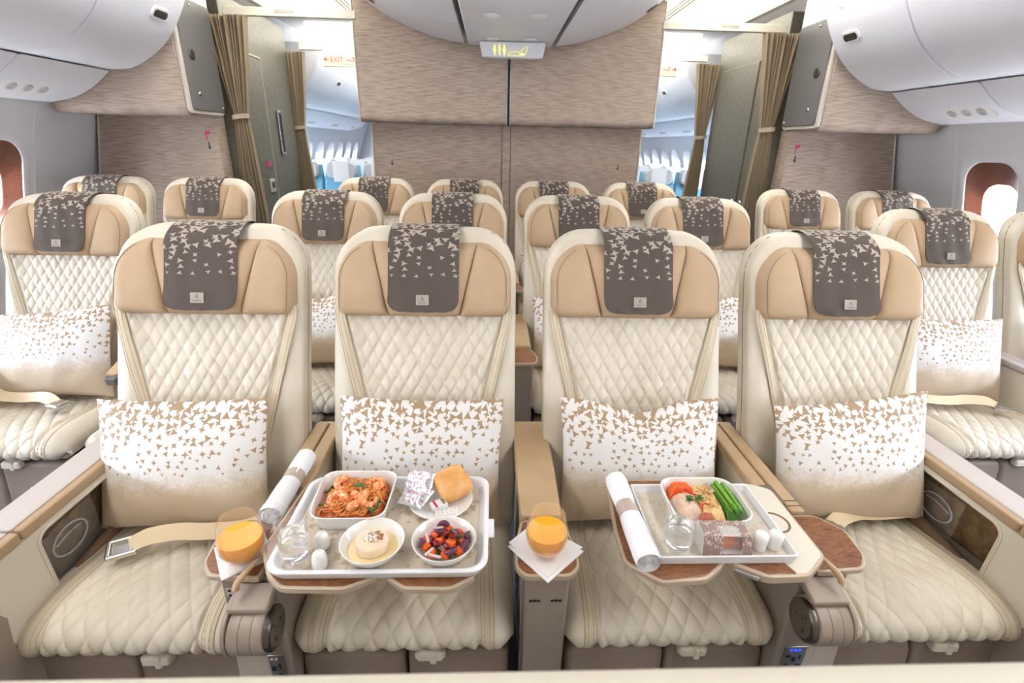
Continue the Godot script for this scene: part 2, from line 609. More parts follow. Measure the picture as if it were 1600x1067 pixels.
func head_edge(y: float) -> float:          # outer edge of the headrest
	var top := 1.148
	var bot := 0.957
	var r1 := 0.095
	var r0 := 0.036
	var w := 0.236
	if y > top - r1: return w - r1 + r1 * sqrt(maxf(0.0, 1.0 - pow((y - top + r1) / r1, 2.0)))
	if y < bot + r0: return w - r0 + r0 * sqrt(maxf(0.0, 1.0 - pow((bot + r0 - y) / r0, 2.0)))
	return w

func make_seat() -> Node3D:
	var seat := thing("quilted_seat", "", "seat", Vector3.ZERO, 0.0, "quilted cabin seats")
	# backrest body
	var mb := MB.new()
	var loops := []
	var nl := 40
	for j in nl:
		var t := float(j) / (nl - 1)
		var y := 0.40 + 0.78 * (1.0 - pow(1.0 - t, 1.5))
		var w := 0.25
		var th := 0.05
		var top := 1.18
		if y > top - 0.12: w = 0.25 - 0.12 + 0.12 * sqrt(maxf(0.0, 1.0 - pow((y - top + 0.12) / 0.12, 2.0)))
		if y > top - 0.05: th = 0.012 + 0.038 * sqrt(maxf(0.0, 1.0 - pow((y - top + 0.05) / 0.05, 2.0)))
		var l := PackedVector3Array()
		for i in 56:
			var a := TAU * i / 56
			var ca := cos(a)
			var sa := sin(a)
			var x := w * signf(ca) * pow(absf(ca), 0.45)
			var z := th * signf(sa) * pow(absf(sa), 0.45)
			l.append(Vector3(x, y, zf(y) - 0.05 - z + (bolster(x) if sa < 0.0 else 0.0)))
		loops.append(l)
	mb.loft(loops)
	put(seat, "backrest", mb, M.leather)
	# dark piping that runs round the edge of the backrest
	for s in [-1.0, 1.0]:
		mb = MB.new()
		var path := PackedVector3Array()
		for j in 30:
			var y := lerpf(0.45, 1.168, j / 29.0)
			var w := 0.25
			if y > 1.06: w = 0.13 + 0.12 * sqrt(maxf(0.0, 1.0 - pow((y - 1.06) / 0.12, 2.0)))
			path.append(Vector3(s * (w - 0.0015), y, zf(y) - 0.040))
		mb.tube(path, 0.0022, 5)
		put(seat, "piping", mb, M.piping_dark)
	# quilted field
	mb = MB.new()
	mb.surf(150, 150, func(u: float, w: float) -> Vector3:
		var y := lerpf(0.44, 0.985, w)
		var q := quilt_half(y)
		var x := (u * 2.0 - 1.0) * q
		var e := ss(0.0, 0.012, q - absf(x)) * ss(0.0, 0.01, y - 0.44)
		return Vector3(x, y, zf(y) + bolster(x) - 0.004 + (0.004 + 0.0088 * quilt(x, y, 0.0345, 0.058)) * e))
	put(seat, "quilted_back_panel", mb, M.leather)
	# perforated strips with their stitching
	for s in [-1.0, 1.0]:
		mb = MB.new()
		mb.surf(8, 40, func(u: float, w: float) -> Vector3:
			var y := lerpf(0.44, 0.985, w)
			var x := quilt_half(y) + 0.001 + u * 0.026
			return Vector3(s * x, y, zf(y) + bolster(x) + 0.0032 * sin(u * PI) + 0.0004 * ss(0.0, 0.2, u)) if s > 0 else Vector3(-(quilt_half(y) + 0.027 - u * 0.026), y, zf(y) + bolster(quilt_half(y) + 0.027 - u * 0.026) + 0.0032 * sin(u * PI)))
		var strip := put(seat, "perforated_strip", mb, M.leather_strip)
		mb = MB.new()
		for k in [0.0015, 0.009, 0.0195, 0.0265]:
			var path := PackedVector3Array()
			for j in 36:
				var y := lerpf(0.45, 0.98, j / 35.0)
				var x: float = quilt_half(y) + k
				path.append(Vector3(s * x, y, zf(y) + bolster(x) + (0.0026 if k > 0.003 and k < 0.024 else 0.0006)))
			mb.tube(path, 0.0009, 4)
		put(strip, "stitching", mb, M.stitch)
	# headrest in three panels
	var seam := func(y: float) -> float: return lerpf(0.094, 0.142, (y - 0.957) / 0.19)
	var hr := put(seat, "headrest", head_patch(func(y): return -seam.call(y) + 0.001, func(y): return seam.call(y) - 0.001, 0.957, 1.148, 26, 22, 0.003, true, true), M.headrest_tan)
	put(hr, "headrest_wing", head_patch(func(y): return seam.call(y), func(y): return head_edge(y), 0.957, 1.148, 30, 28, 0.008, true, false), M.headrest_tan)
	put(hr, "headrest_wing", head_patch(func(y): return -head_edge(y), func(y): return -seam.call(y), 0.957, 1.148, 30, 28, 0.008, false, true), M.headrest_tan)
	for s in [-1.0, 1.0]:
		mb = MB.new()
		var path := PackedVector3Array()
		for j in 30:
			var y := lerpf(0.975, 1.138, j / 29.0)
			var x := head_edge(y) - 0.014
			path.append(Vector3(s * x, y, head_front(y) + 0.0006))
		mb.tube(path, 0.0008, 4)
		put(hr, "stitching", mb, M.piping_dark)
	# cushion
	cushion_line = spline([Vector3(0, 0.424, 0.215), Vector3(0, 0.432, 0.30), Vector3(0, 0.447, 0.42), Vector3(0, 0.457, 0.52), Vector3(0, 0.452, 0.585), Vector3(0, 0.436, 0.620), Vector3(0, 0.412, 0.631), Vector3(0, 0.392, 0.620), Vector3(0, 0.384, 0.595)], 6)
	cushion_len = PackedFloat32Array([0.0])
	for k in range(1, cushion_line.size()): cushion_len.append(cushion_len[-1] + cushion_line[k].distance_to(cushion_line[k - 1]))
	var xs := []
	for k in 25: xs.append((k / 24.0 * 2.0 - 1.0))
	mb = MB.new()
	var pts := PackedVector3Array()
	for j in 44:
		var c := cushion_at(j / 43.0)
		for k in 33:
			var u := k / 32.0 * 2.0 - 1.0
			var a := absf(u)
			var x := 0.236 * minf(1.0, a / 0.86) * signf(u)
			var off := 0.010 * ss(0.155, 0.195, absf(x)) - 0.03 * pow(ss(0.20, 0.236, absf(x)), 2.0)
			var p: Vector3 = c[0] + c[1] * off
			if a > 0.86:
				p = p.lerp(Vector3(0, 0.380, clampf(p.z, 0.22, 0.595)), (a - 0.86) / 0.14 * 0.97)
			pts.append(Vector3(x, p.y, p.z))
	# columns run along x and rows towards the front: normal = x cross (front) points down, so mirror the columns
	var mp := PackedVector3Array()
	for j in 44:
		for k in 33: mp.append(pts[j * 33 + 32 - k])
	mb.grid(mp, 33, 44)
	mb.box(Vector3(0, 0.378, 0.41), Vector3(0.44, 0.02, 0.37), 0.004)
	var cu := put(seat, "seat_cushion", mb, M.leather)
	mb = MB.new()
	pts = PackedVector3Array()
	var total := cushion_len[-1]
	for j in 150:
		var s := lerpf(0.02, 0.97, j / 149.0)
		var c := cushion_at(s)
		var q := lerpf(0.150, 0.166, s)
		for k in 140:
			var x := (1.0 - k / 139.0 * 2.0) * q
			var e := ss(0.0, 0.012, q - absf(x)) * ss(0.0, 0.03, 0.97 - s)
			var off := 0.010 * ss(0.155, 0.195, absf(x)) - 0.003 + (0.004 + 0.0095 * quilt(x, s * total, 0.0445, 0.076)) * e
			var p: Vector3 = c[0] + c[1] * off
			pts.append(Vector3(x, p.y, p.z))
	mb.grid(pts, 140, 150)
	put(cu, "quilted_field", mb, M.leather)
	for sd in [-1.0, 1.0]:
		mb = MB.new()
		pts = PackedVector3Array()
		for j in 40:
			var s := lerpf(0.02, 0.97, j / 39.0)
			var c := cushion_at(s)
			var q := lerpf(0.151, 0.167, s)
			for k in 8:
				var u := k / 7.0
				var x: float = sd * (q + 0.028 * (u if sd < 0 else 1.0 - u))
				var p: Vector3 = c[0] + c[1] * (0.010 * ss(0.155, 0.195, absf(x)) + 0.0035 * sin(u * PI) + 0.0003)
				pts.append(Vector3(x, p.y, p.z))
		mb.grid(pts, 8, 40)
		var strip := put(cu, "perforated_strip", mb, M.leather_strip)
		mb = MB.new()
		for k in [0.001, 0.009, 0.020, 0.0285]:
			var path := PackedVector3Array()
			for j in 36:
				var s := lerpf(0.02, 0.97, j / 35.0)
				var c := cushion_at(s)
				var x: float = lerpf(0.151, 0.167, s) + k
				var p: Vector3 = c[0] + c[1] * (0.010 * ss(0.155, 0.195, x) + (0.003 if k > 0.003 and k < 0.025 else 0.001))
				path.append(Vector3(sd * x, p.y, p.z))
			mb.tube(path, 0.0009, 4)
		put(cu, "stitching", mb, M.stitch)
	# leg rest in two pads
	for sd in [-1.0, 1.0]:
		mb = MB.new()
		mb.xf = Transform3D(Basis(Vector3.RIGHT, -0.10), Vector3(sd * 0.1145, 0.235, 0.575))
		var prof := rrect(0.225, 0.24, 0.022, 4)
		var lo := []
		for q in [[-0.03, 0.94], [-0.02, 1.0], [0.022, 1.0], [0.034, 0.985], [0.042, 0.95], [0.044, 0.86]]:
			var l := PackedVector3Array()
			for p in prof: l.append(Vector3(p.x * q[1] if q[1] > 0.99 else p.x - signf(p.x) * 0.109 * (1.0 - q[1]), p.y - signf(p.y) * 0.12 * (1.0 - q[1]), q[0]))
			lo.append(l)
		mb.loft(lo)
		put(seat, "leg_rest_pad", mb, M.taupe)
	mb = MB.new()
	mb.box(Vector3(0.055, 0.362, 0.616), Vector3(0.066, 0.030, 0.03), 0.009)
	mb.box(Vector3(0.062, 0.362, 0.617), Vector3(0.014, 0.031, 0.033), 0.003)
	put(seat, "life_vest_tab", mb, M.console_cream)
	# frame under the seat
	mb = MB.new()
	mb.box(Vector3(0, 0.28, 0.33), Vector3(0.44, 0.05, 0.36), 0.008)
	mb.box(Vector3(0, 0.35, 0.15), Vector3(0.46, 0.12, 0.06), 0.01)
	put(seat, "seat_frame", mb, M.dark_metal)
	for sd in [-1.0, 1.0]:
		mb = MB.new()
		mb.box(Vector3(sd * 0.15, 0.127, 0.18), Vector3(0.035, 0.254, 0.05), 0.006)
		mb.box(Vector3(sd * 0.15, 0.127, 0.44), Vector3(0.035, 0.254, 0.05), 0.006)
		put(seat, "leg", mb, M.dark_metal)
	return seat

func make_cover() -> Node3D:
	var root := thing("headrest_cover", "", "headrest cover", Vector3.ZERO, 0.0, "printed headrest covers")
	var line := [Vector3(0, 1.03, zf(1.03) - 0.1085), Vector3(0, 1.09, zf(1.09) - 0.1085), Vector3(0, 1.14, zf(1.14) - 0.105), Vector3(0, 1.172, zf(1.172) - 0.088), Vector3(0, 1.186, zf(1.18) - 0.055), Vector3(0, 1.182, zf(1.18) - 0.01), Vector3(0, 1.168, zf(1.168) + 0.02)]
	for k in 8:
		var y := lerpf(1.148, 0.982, k / 7.0)
		line.append(Vector3(0, y, head_front(y) + 0.007 + (0.006 if k > 5 else 0.0)))
	var path := spline(line, 4)
	var total := 0.0
	var len_ := [0.0]
	for k in range(1, path.size()):
		total += path[k].distance_to(path[k - 1])
		len_.append(total)
	var cols := 20
	var layers := []
	for lay in 2:
		var pts := PackedVector3Array()
		var uvs := PackedVector2Array()
		for j in path.size():
			var left: float = total - len_[j]
			var w := 0.094
			var r := 0.032
			if left < r: w = 0.094 - r + r * sqrt(maxf(0.0, 1.0 - pow(1.0 - left / r, 2.0)))
			var g := (path[mini(j + 1, path.size() - 1)] - path[maxi(j - 1, 0)]).normalized()
			var nn := Vector3(0, g.z, -g.y)
			for i in cols:
				var u := 1.0 - i / (cols - 1.0) * 2.0
				var p := path[j] + nn * (0.0014 if lay == 0 else -0.0010) + Vector3(u * w, 0, 0)
				p.z += 0.004 * u * u * ss(0.3, 0.0, left) * -1.0 + 0.0018 * sin(u * 9.0 + left * 14.0)
				pts.append(p)
				uvs.append(Vector2(0.5 + u * w / 0.19, clampf((len_[j] - (total - 0.30)) / 0.30, 0.0, 1.0)))
		layers.append([pts, uvs])
	var mb := MB.new()
	mb.grid(layers[0][0], cols, path.size(), false, layers[0][1])
	put(root, "printed_cloth", mb, M.cover)
	mb = MB.new()
	var back := PackedVector3Array()
	for j in path.size():
		for i in cols: back.append(layers[1][0][j * cols + cols - 1 - i])
	mb.grid(back, cols, path.size())
	for sd in 2:                               # hems close the two faces
		var hem := PackedVector3Array()
		for j in path.size():
			var k := j * cols + (0 if sd == 0 else cols - 1)
			hem.append(layers[0][0][k]); hem.append(layers[1][0][k])
		mb.grid(hem, 2, path.size())
	put(root, "cloth_backing", mb, M.cover_back)
	mb = MB.new()
	var ty := 1.014
	var tz := head_front(ty) + 0.0185
	mb.xf = Transform3D(Basis(Vector3.RIGHT, -0.33), Vector3(0, ty, tz))
	mb.box(Vector3.ZERO, Vector3(0.034, 0.027, 0.0016), 0.0004)
	var tg := put(root, "logo_tag", mb, M.tag_cloth)
	mb = MB.new()
	mb.xf = Transform3D(Basis(Vector3.RIGHT, -0.33), Vector3(0, ty, tz)) * Transform3D(Basis(), Vector3(0, 0, 0.0012))
	mb.tube(spline([Vector3(-0.001, -0.002, 0), Vector3(0.003, -0.001, 0), Vector3(0.002, 0.003, 0), Vector3(-0.003, 0.004, 0), Vector3(-0.003, 0.0005, 0), Vector3(0.001, 0.0045, 0), Vector3(0.0005, 0.0085, 0), Vector3(-0.001, 0.006, 0)], 4), 0.0005, 4)
	put(tg, "emblem", mb, M.tag_ink)
	var tm := TextMesh.new()
	var font := SystemFont.new()
	font.font_names = ["Droid Serif"]
	tm.font = font
	tm.text = "Emirates"
	tm.font_size = 16
	tm.pixel_size = 0.00033
	tm.depth = 0.0004
	var o := put(tg, "lettering", tm, M.tag_ink)
	o.transform = Transform3D(Basis(Vector3.RIGHT, -0.33), Vector3(0, ty, tz)) * Transform3D(Basis(), Vector3(0, -0.0072, 0.0010))
	return root

func make_pillow(kind: int) -> Node3D:
	var root := thing("pillow", "", "pillow", Vector3.ZERO, 0.0, "printed pillows")
	var nz := FastNoiseLite.new()
	nz.seed = 40 + kind
	nz.frequency = 1.0
	var W := 0.214
	var H := 0.168
	for side in 2:
		var mb := MB.new()
		var pts := PackedVector3Array()
		var uvs := PackedVector2Array()
		var n := 46
		for j in n:
			for i in n:
				var u := sin((i / (n - 1.0) - 0.5) * PI)
				var w := sin((j / (n - 1.0) - 0.5) * PI)
				if side == 1: u = -u
				var x := u * W * (1.0 - 0.045 * (1.0 - w * w))
				var y := w * H * (1.0 - 0.06 * (1.0 - u * u))
				if kind == 1: y -= 0.030 * ss(0.0, 1.0, w) * exp(-pow(u * 2.6, 2.0))      # slumped in the middle of its top edge
				if kind == 2: y += 0.02 * u * ss(0.0, 1.0, w)
				var f := pow(maxf(0.0, (1.0 - pow(absf(u), 2.4)) * (1.0 - pow(absf(w), 2.4))), 0.55)
				var z := 0.058 * f * (1.0 - 0.18 * w)
				z += f * (0.007 * nz.get_noise_2d(u * 1.6 + 5.0, w * 1.1) + 0.0045 * sin((u * 5.0 + w * w * 2.0 + kind) * 2.2) * (0.35 + 0.65 * absf(w)) * nz.get_noise_2d(u * 0.9, w * 0.7 + 9.0) * 1.8)
				pts.append(Vector3(x, y, z if side == 0 else -z * 0.8))
				uvs.append(Vector2(0.5 + 0.5 * u, 0.5 - 0.5 * w))
		mb.grid(pts, n, n, false, uvs)
		put(root, "pillow_case" if side == 0 else "pillow_back", mb, M.pillow if side == 0 else M.pillow_hem)
	return root

func make_belt() -> Array:                   # meshes of strap and buckle, laid on a cushion
	var path := spline([Vector3(0.215, 0.500, 0.335), Vector3(0.15, 0.495, 0.375), Vector3(0.06, 0.493, 0.385), Vector3(0.0, 0.502, 0.395), Vector3(-0.055, 0.508, 0.418), Vector3(-0.09, 0.496, 0.435)], 6)
	var mb := MB.new()
	var loops := []
	for i in path.size():
		var t := (path[mini(i + 1, path.size() - 1)] - path[maxi(i - 1, 0)]).normalized()
		var side := Vector3(0, -0.6, 1).cross(t).cross(t).normalized() * -1.0
		var up := side.cross(t).normalized()
		var l := PackedVector3Array()
		for p in rrect(0.042, 0.003, 0.0012, 2): l.append(path[i] + side * p.x + up * p.y)
		l.reverse()
		loops.append(l)
	mb.loft(loops)
	var bk := MB.new()
	bk.xf = Transform3D(Basis(Vector3.UP, 0.45) * Basis(Vector3.RIGHT, 0.2), Vector3(-0.105, 0.494, 0.438))
	bk.box(Vector3(0, 0, 0.022), Vector3(0.062, 0.014, 0.012), 0.004)
	bk.box(Vector3(0, 0, -0.022), Vector3(0.062, 0.014, 0.010), 0.004)
	bk.box(Vector3(-0.026, 0, 0), Vector3(0.012, 0.014, 0.05), 0.004)
	bk.box(Vector3(0.024, 0.0, 0), Vector3(0.010, 0.010, 0.05), 0.003)
	bk.box(Vector3(0.0, -0.005, 0), Vector3(0.045, 0.003, 0.04), 0.001)
	var lid := MB.new()
	lid.xf = Transform3D(Basis(Vector3.UP, 0.3), Vector3(-0.10, 0.490, 0.437))
	lid.box(Vector3(0, 0, 0), Vector3(0.058, 0.016, 0.05), 0.004)
	lid.box(Vector3(-0.006, 0.009, 0), Vector3(0.042, 0.006, 0.044), 0.002)
	return [mb.mesh(), bk.mesh(), lid.mesh()]

# ---------------------------------------------------------------- lights
const SKY := 6.6
const EXPOSURE := 0.93
const LAMP := 0.56

func area(at: Vector3, w: float, l: float, e: float, col := Color(1.0, 0.985, 0.955)) -> void:
	var a := AreaLight3D.new()
	a.name = "ceiling_wash"
	a.area_size = Vector2(w, l)
	a.area_normalize_energy = true
	a.light_energy = e
	a.light_color = col
	a.area_range = 20.0
	a.area_attenuation = 2.0
	a.shadow_enabled = true
	add_child(a, true)
	a.position = at
	a.rotation.x = -PI / 2

func ceiling_lamps() -> void:
	for s in [-1.0, 1.0]:
		for q in [[-1.3, 1.9], [0.9, 1.5], [2.6, 1.5]]: area(Vector3(s * 1.36, 2.325, q[0]), 0.36, q[1], 2.6 * LAMP)
		area(Vector3(s * 1.46, 2.325, -2.93), 0.78, 1.04, 1.9 * LAMP)
		area(Vector3(s * 1.40, 2.325, -5.2), 0.7, 2.9, 7.0 * LAMP)

# ---------------------------------------------------------------- cabin
const WALL := [[0.0, 2.70], [0.45, 2.86], [0.9, 2.87], [1.2, 2.79], [1.5, 2.70], [1.62, 2.64], [1.95, 2.42], [2.2, 2.16], [2.45, 1.85]]

func wall_x(y: float) -> float:
	for k in WALL.size() - 1:
		if y <= WALL[k + 1][0]: return lerpf(WALL[k][1], WALL[k + 1][1], (y - WALL[k][0]) / (WALL[k + 1][0] - WALL[k][0]))
	return WALL[-1][1]

func build_wall(side: float, z0: float, z1: float, windows: Array, called: String) -> void:
	var poly := PackedVector2Array()
	for k in 25:
		var y := 2.45 * k / 24.0
		poly.append(Vector2(side * wall_x(y), y))
	for k in range(24, -1, -1):
		var y := 2.45 * k / 24.0
		poly.append(Vector2(side * (wall_x(y) + 0.10), y))
	if side < 0: poly.reverse()
	var body := CSGPolygon3D.new()
	body.polygon = poly
	body.depth = z1 - z0
	body.material = M.wall_cream
	body.smooth_faces = true
	body.name = called
	body.set_meta("kind", "structure")
	body.position.z = z1
	for z in windows:
		var cut := CSGPolygon3D.new()
		cut.name = "window_opening"
		cut.operation = CSGShape3D.OPERATION_SUBTRACTION
		cut.polygon = rrect(0.34, 0.435, 0.12, 6)
		cut.depth = 0.5
		cut.rotation.y = PI / 2
		cut.position = Vector3(side * 2.83 + 0.25, 1.147, z - z1)
		cut.material = M.wall_cream
		body.add_child(cut)
	add_child(body)

func window_unit(side: float, z: float, num: int) -> void:
	var root := Node3D.new()
	root.name = "window_%d" % num
	add_child(root)
	root.set_meta("kind", "structure")
	var yc := 1.147
	var ring := func(w: float, h: float, r: float, deep: float, dy := 0.0) -> PackedVector3Array:
		var l := PackedVector3Array()
		for p in rrect(w, h, r, 6): l.append(Vector3(side * (wall_x(yc + p.y) + deep), yc + dy + p.y, z - side * p.x))
		return l
	var mb := MB.new()
	var lo := [ring.call(0.44, 0.56, 0.16, -0.001), ring.call(0.40, 0.50, 0.145, -0.010), ring.call(0.345, 0.44, 0.122, -0.008), ring.call(0.338, 0.433, 0.118, 0.002)]
	var pts := PackedVector3Array()
	lo.reverse()
	for l in lo: pts.append_array(l)
	mb.grid(pts, lo[0].size(), lo.size(), true)
	put(root, "bezel", mb, M.wall_cream)
	mb = MB.new()
	pts = PackedVector3Array()
	for l in [ring.call(0.23, 0.29, 0.095, 0.085, -0.05), ring.call(0.24, 0.30, 0.10, 0.075, -0.05), ring.call(0.27, 0.34, 0.11, 0.06, -0.035), ring.call(0.34, 0.435, 0.12, 0.0)]: pts.append_array(l)
	mb.grid(pts, 28, 4, true)
	put(root, "reveal", mb, M.window_wood if z > -3.0 else M.panel_white)
	mb = MB.new()
	pts = PackedVector3Array()
	for l in [ring.call(0.225, 0.285, 0.093, 0.13, -0.05), ring.call(0.235, 0.295, 0.097, 0.085, -0.05)]: pts.append_array(l)
	mb.grid(pts, 28, 2, true)
	put(root, "outer_frame", mb, M.wall_grey)
	mb = MB.new()
	mb.fan(ring.call(0.232, 0.292, 0.096, 0.10, -0.05))
	put(root, "pane", mb, M.pane)

func extrude_z(prof: Array, z0: float, z1: float, closed := false) -> MB:     # open profile of Vector2(x, y) swept along z
	var mb := MB.new()
	var pts := PackedVector3Array()
	var m := prof.size()
	for z in [z0, z1]:
		for p in prof: pts.append(Vector3(p.x, p.y, z))
	mb.grid(pts, m, 2, closed)
	return mb

func slab(prof: PackedVector2Array, z0: float, z1: float, bev := 0.004) -> MB:   # closed profile in x, y raised along z
	var mb := MB.new()
	mb.prism(prof, z0, z1, bev, Vector3.RIGHT, Vector3.UP, Vector3.BACK)
	return mb

func curve2(pts: Array, per := 6) -> PackedVector2Array:
	var a := []
	for p in pts: a.append(Vector3(p.x, p.y, 0))
	var out := PackedVector2Array()
	for p in spline(a, per): out.append(Vector2(p.x, p.y))
	return out

func mirror(poly: PackedVector2Array, side: float) -> PackedVector2Array:
	var out := PackedVector2Array()
	for p in poly: out.append(Vector2(p.x * side, p.y))
	return out

func text(parent: Node3D, words: String, size: float, m: Material, xf: Transform3D, serif := false) -> void:
	var tm := TextMesh.new()
	var font := SystemFont.new()
	font.font_names = ["Droid Serif" if serif else "Droid Sans"]
	tm.font = font
	tm.text = words
	tm.font_size = 24
	tm.pixel_size = size / 24.0
	tm.depth = 0.0006
	var o := put(parent, "lettering", tm, m)
	o.transform = xf

func curtain(called: String, label: String, at: Vector3, w_top: float, top: float, tie: float, lean: float, seed_: int) -> void:
	var root := thing(called, label, "curtain", at, 0.0, "aisle curtains")
	var mb := MB.new()
	var rng := RandomNumberGenerator.new()
	rng.seed = seed_
	var edges := [0.0]                        # uneven pleats: a few broad ones, the rest narrow
	for k in 9: edges.append(edges[-1] + (rng.randf_range(1.6, 2.4) if k % 3 == 1 else rng.randf_range(0.6, 0.9)))
	mb.surf(200, 52, func(u: float, w: float) -> Vector3:
		var y := lerpf(0.012, top, w)
		var d := y - tie
		var open_ := clampf(d / (top - tie), 0.0, 1.0) if d > 0.0 else clampf(-d / tie * 1.6, 0.0, 1.0) * 0.62
		var gather := 1.0 - open_
		var width := lerpf(0.085, w_top, pow(open_, 0.85))
		var cx := lean * (0.0 if y > tie else ss(tie, 0.0, y))
		var t: float = u * edges[-1]
		var k := 0
		while k < 8 and edges[k + 1] < t: k += 1
		var f: float = (t - edges[k]) / (edges[k + 1] - edges[k])
		var broad: float = edges[k + 1] - edges[k]
		var amp := lerpf(0.016, 0.030, open_) * minf(1.25, 0.7 + 0.3 * broad)
		var z := amp * (2.0 * pow(sin(f * PI), 0.6) - 1.0)
		return Vector3(cx + (u - 0.5) * width + 0.25 * amp * sin(f * TAU), y, z + 0.022 * sin(u * PI) * gather + 0.006 * sin(y * 8.0 + u * 11.0) * open_))
	put(root, "drape", mb, M.curtain)
	mb = MB.new()
	var lo := PackedVector3Array()
	for k in 25:
		var g := TAU * k / 24.0
		lo.append(Vector3(0.056 * cos(g), tie + 0.006 * cos(g), 0.012 + 0.038 * sin(g)))
	var band := PackedVector3Array()
	for dy in [-0.014, 0.014]:
		for p in lo: band.append(p + Vector3(0, dy, 0))
	var rev := PackedVector3Array()
	for r in 2:
		for k in 25: rev.append(band[r * 25 + 24 - k])
	mb.grid(rev, 25, 2)
	put(root, "tieback", mb, M.tieback)

func side_bin(side: float, z0: float, z1: float, label: String) -> void:
	var root := thing("overhead_bin", label, "overhead bin", Vector3(0, 0, 0), 0.0, "side overhead bins")
	var prof := curve2([Vector2(2.19, 1.735), Vector2(2.08, 1.745), Vector2(1.965, 1.80), Vector2(1.86, 1.88), Vector2(1.78, 1.98), Vector2(1.72, 2.09), Vector2(1.705, 2.18), Vector2(1.72, 2.23)], 4)
	prof.append(Vector2(2.12, 2.235)); prof.append(Vector2(2.36, 1.98)); prof.append(Vector2(2.50, 1.78)); prof.append(Vector2(2.50, 1.75))
	put(root, "bin_door", slab(mirror(prof, side), z0 + 0.003, z1 - 0.003, 0.010), M.bin_white)
	# raised pad across the door
	var xf := Transform3D(Basis(Vector3(0, 0, 1), side * 0.86) , Vector3(side * 1.782, 1.965, z0 + 0.11))
	var nrm := Vector3(-side * 0.83, -0.56, 0).normalized()
	var up := Vector3(-side * 0.56, 0.83, 0).normalized()
	xf = Transform3D(Basis(nrm.cross(up) * -1.0, up, nrm), Vector3(side * 1.783, 1.972, z0 + (0.17 if z0 < -1.7 else 0.55)))
	xf.basis.x = up.cross(nrm)
	var mb := MB.new()
	mb.xf = xf
	mb.prism(rrect(0.135, 0.06, 0.027, 5), -0.004, 0.004, 0.002, Vector3.RIGHT, Vector3.UP, Vector3.BACK)
	var l := put(root, "latch_plate", mb, M.panel_white)
	mb = MB.new()
	mb.xf = xf
	mb.prism(rrect(0.105, 0.038, 0.016, 5), 0.0, 0.0065, 0.002, Vector3.RIGHT, Vector3.UP, Vector3.BACK)
	put(l, "latch_handle", mb, M.dark_metal)
	if side > 0.0 and z0 < -1.7 and z0 > -2.0: text(root, "16", 0.026, M.ink, Transform3D(xf.basis, xf.origin + up * 0.155 - nrm * 0.002 + Vector3(0, 0, 0) + nrm * 0.004))
	# passenger service panel under the bin
	var p2 := curve2([Vector2(2.205, 1.728), Vector2(2.30, 1.655), Vector2(2.42, 1.595), Vector2(2.56, 1.565)], 4)
	p2.append(Vector2(2.63, 1.60)); p2.append(Vector2(2.50, 1.742))
	var ps := put(root, "service_panel", slab(mirror(p2, side), z0 + 0.003, z1 - 0.003, 0.006), M.bin_white)
	nrm = Vector3(-side * 0.5, -0.86, 0).normalized()
	up = Vector3(-side * 0.86, 0.5, 0).normalized()
	var b := Basis(up.cross(nrm), up, nrm)
	mb = MB.new()
	mb.xf = Transform3D(b, Vector3(side * 2.385, 1.612, z0 + 0.36))
	mb.prism(rrect(0.32, 0.12, 0.055, 6), -0.004, 0.006, 0.004, Vector3.RIGHT, Vector3.UP, Vector3.BACK)
	put(ps, "lamp_pod", mb, M.panel_white)
	for k in [-0.09, 0.0, 0.09]:
		mb = MB.new()
		mb.xf = Transform3D(b, Vector3(side * 2.385, 1.612, z0 + 0.36)) * Transform3D(Basis(), Vector3(k, 0, 0.002))
		mb.xf = mb.xf * Transform3D(Basis(Vector3.RIGHT, PI / 2), Vector3.ZERO)
		mb.lathe(PackedVector2Array([Vector2(0.026, 0.0), Vector2(0.026, 0.006), Vector2(0.020, 0.010), Vector2(0.012, 0.006), Vector2(0.0005, 0.005)]), 16)
		put(ps, "reading_lamp_socket", mb, M.wall_grey)

func centre_bin(side: float, z0: float, z1: float, label: String) -> void:
	var root := thing("ceiling_bin", label, "overhead bin", Vector3.ZERO, 0.0, "centre overhead bins")
	var prof := curve2([Vector2(0.305, 2.022), Vector2(0.45, 2.043), Vector2(0.62, 2.09), Vector2(0.78, 2.155), Vector2(0.90, 2.225), Vector2(0.97, 2.285), Vector2(1.0, 2.33)], 4)
	prof.append(Vector2(0.98, 2.352)); prof.append(Vector2(0.305, 2.352))
	put(root, "bin_door", slab(mirror(prof, side), z0 + 0.004, z1 - 0.004, 0.008), M.bin_white)
	var mb := MB.new()
	mb.xf = Transform3D(Basis(Vector3(0, 0, 1), side * 0.52), Vector3(side * 0.855, 2.193, (z0 + z1) * 0.5))
	mb.box(Vector3.ZERO, Vector3(0.05, 0.014, 0.11), 0.006)
	put(root, "latch_handle", mb, M.dark_metal)

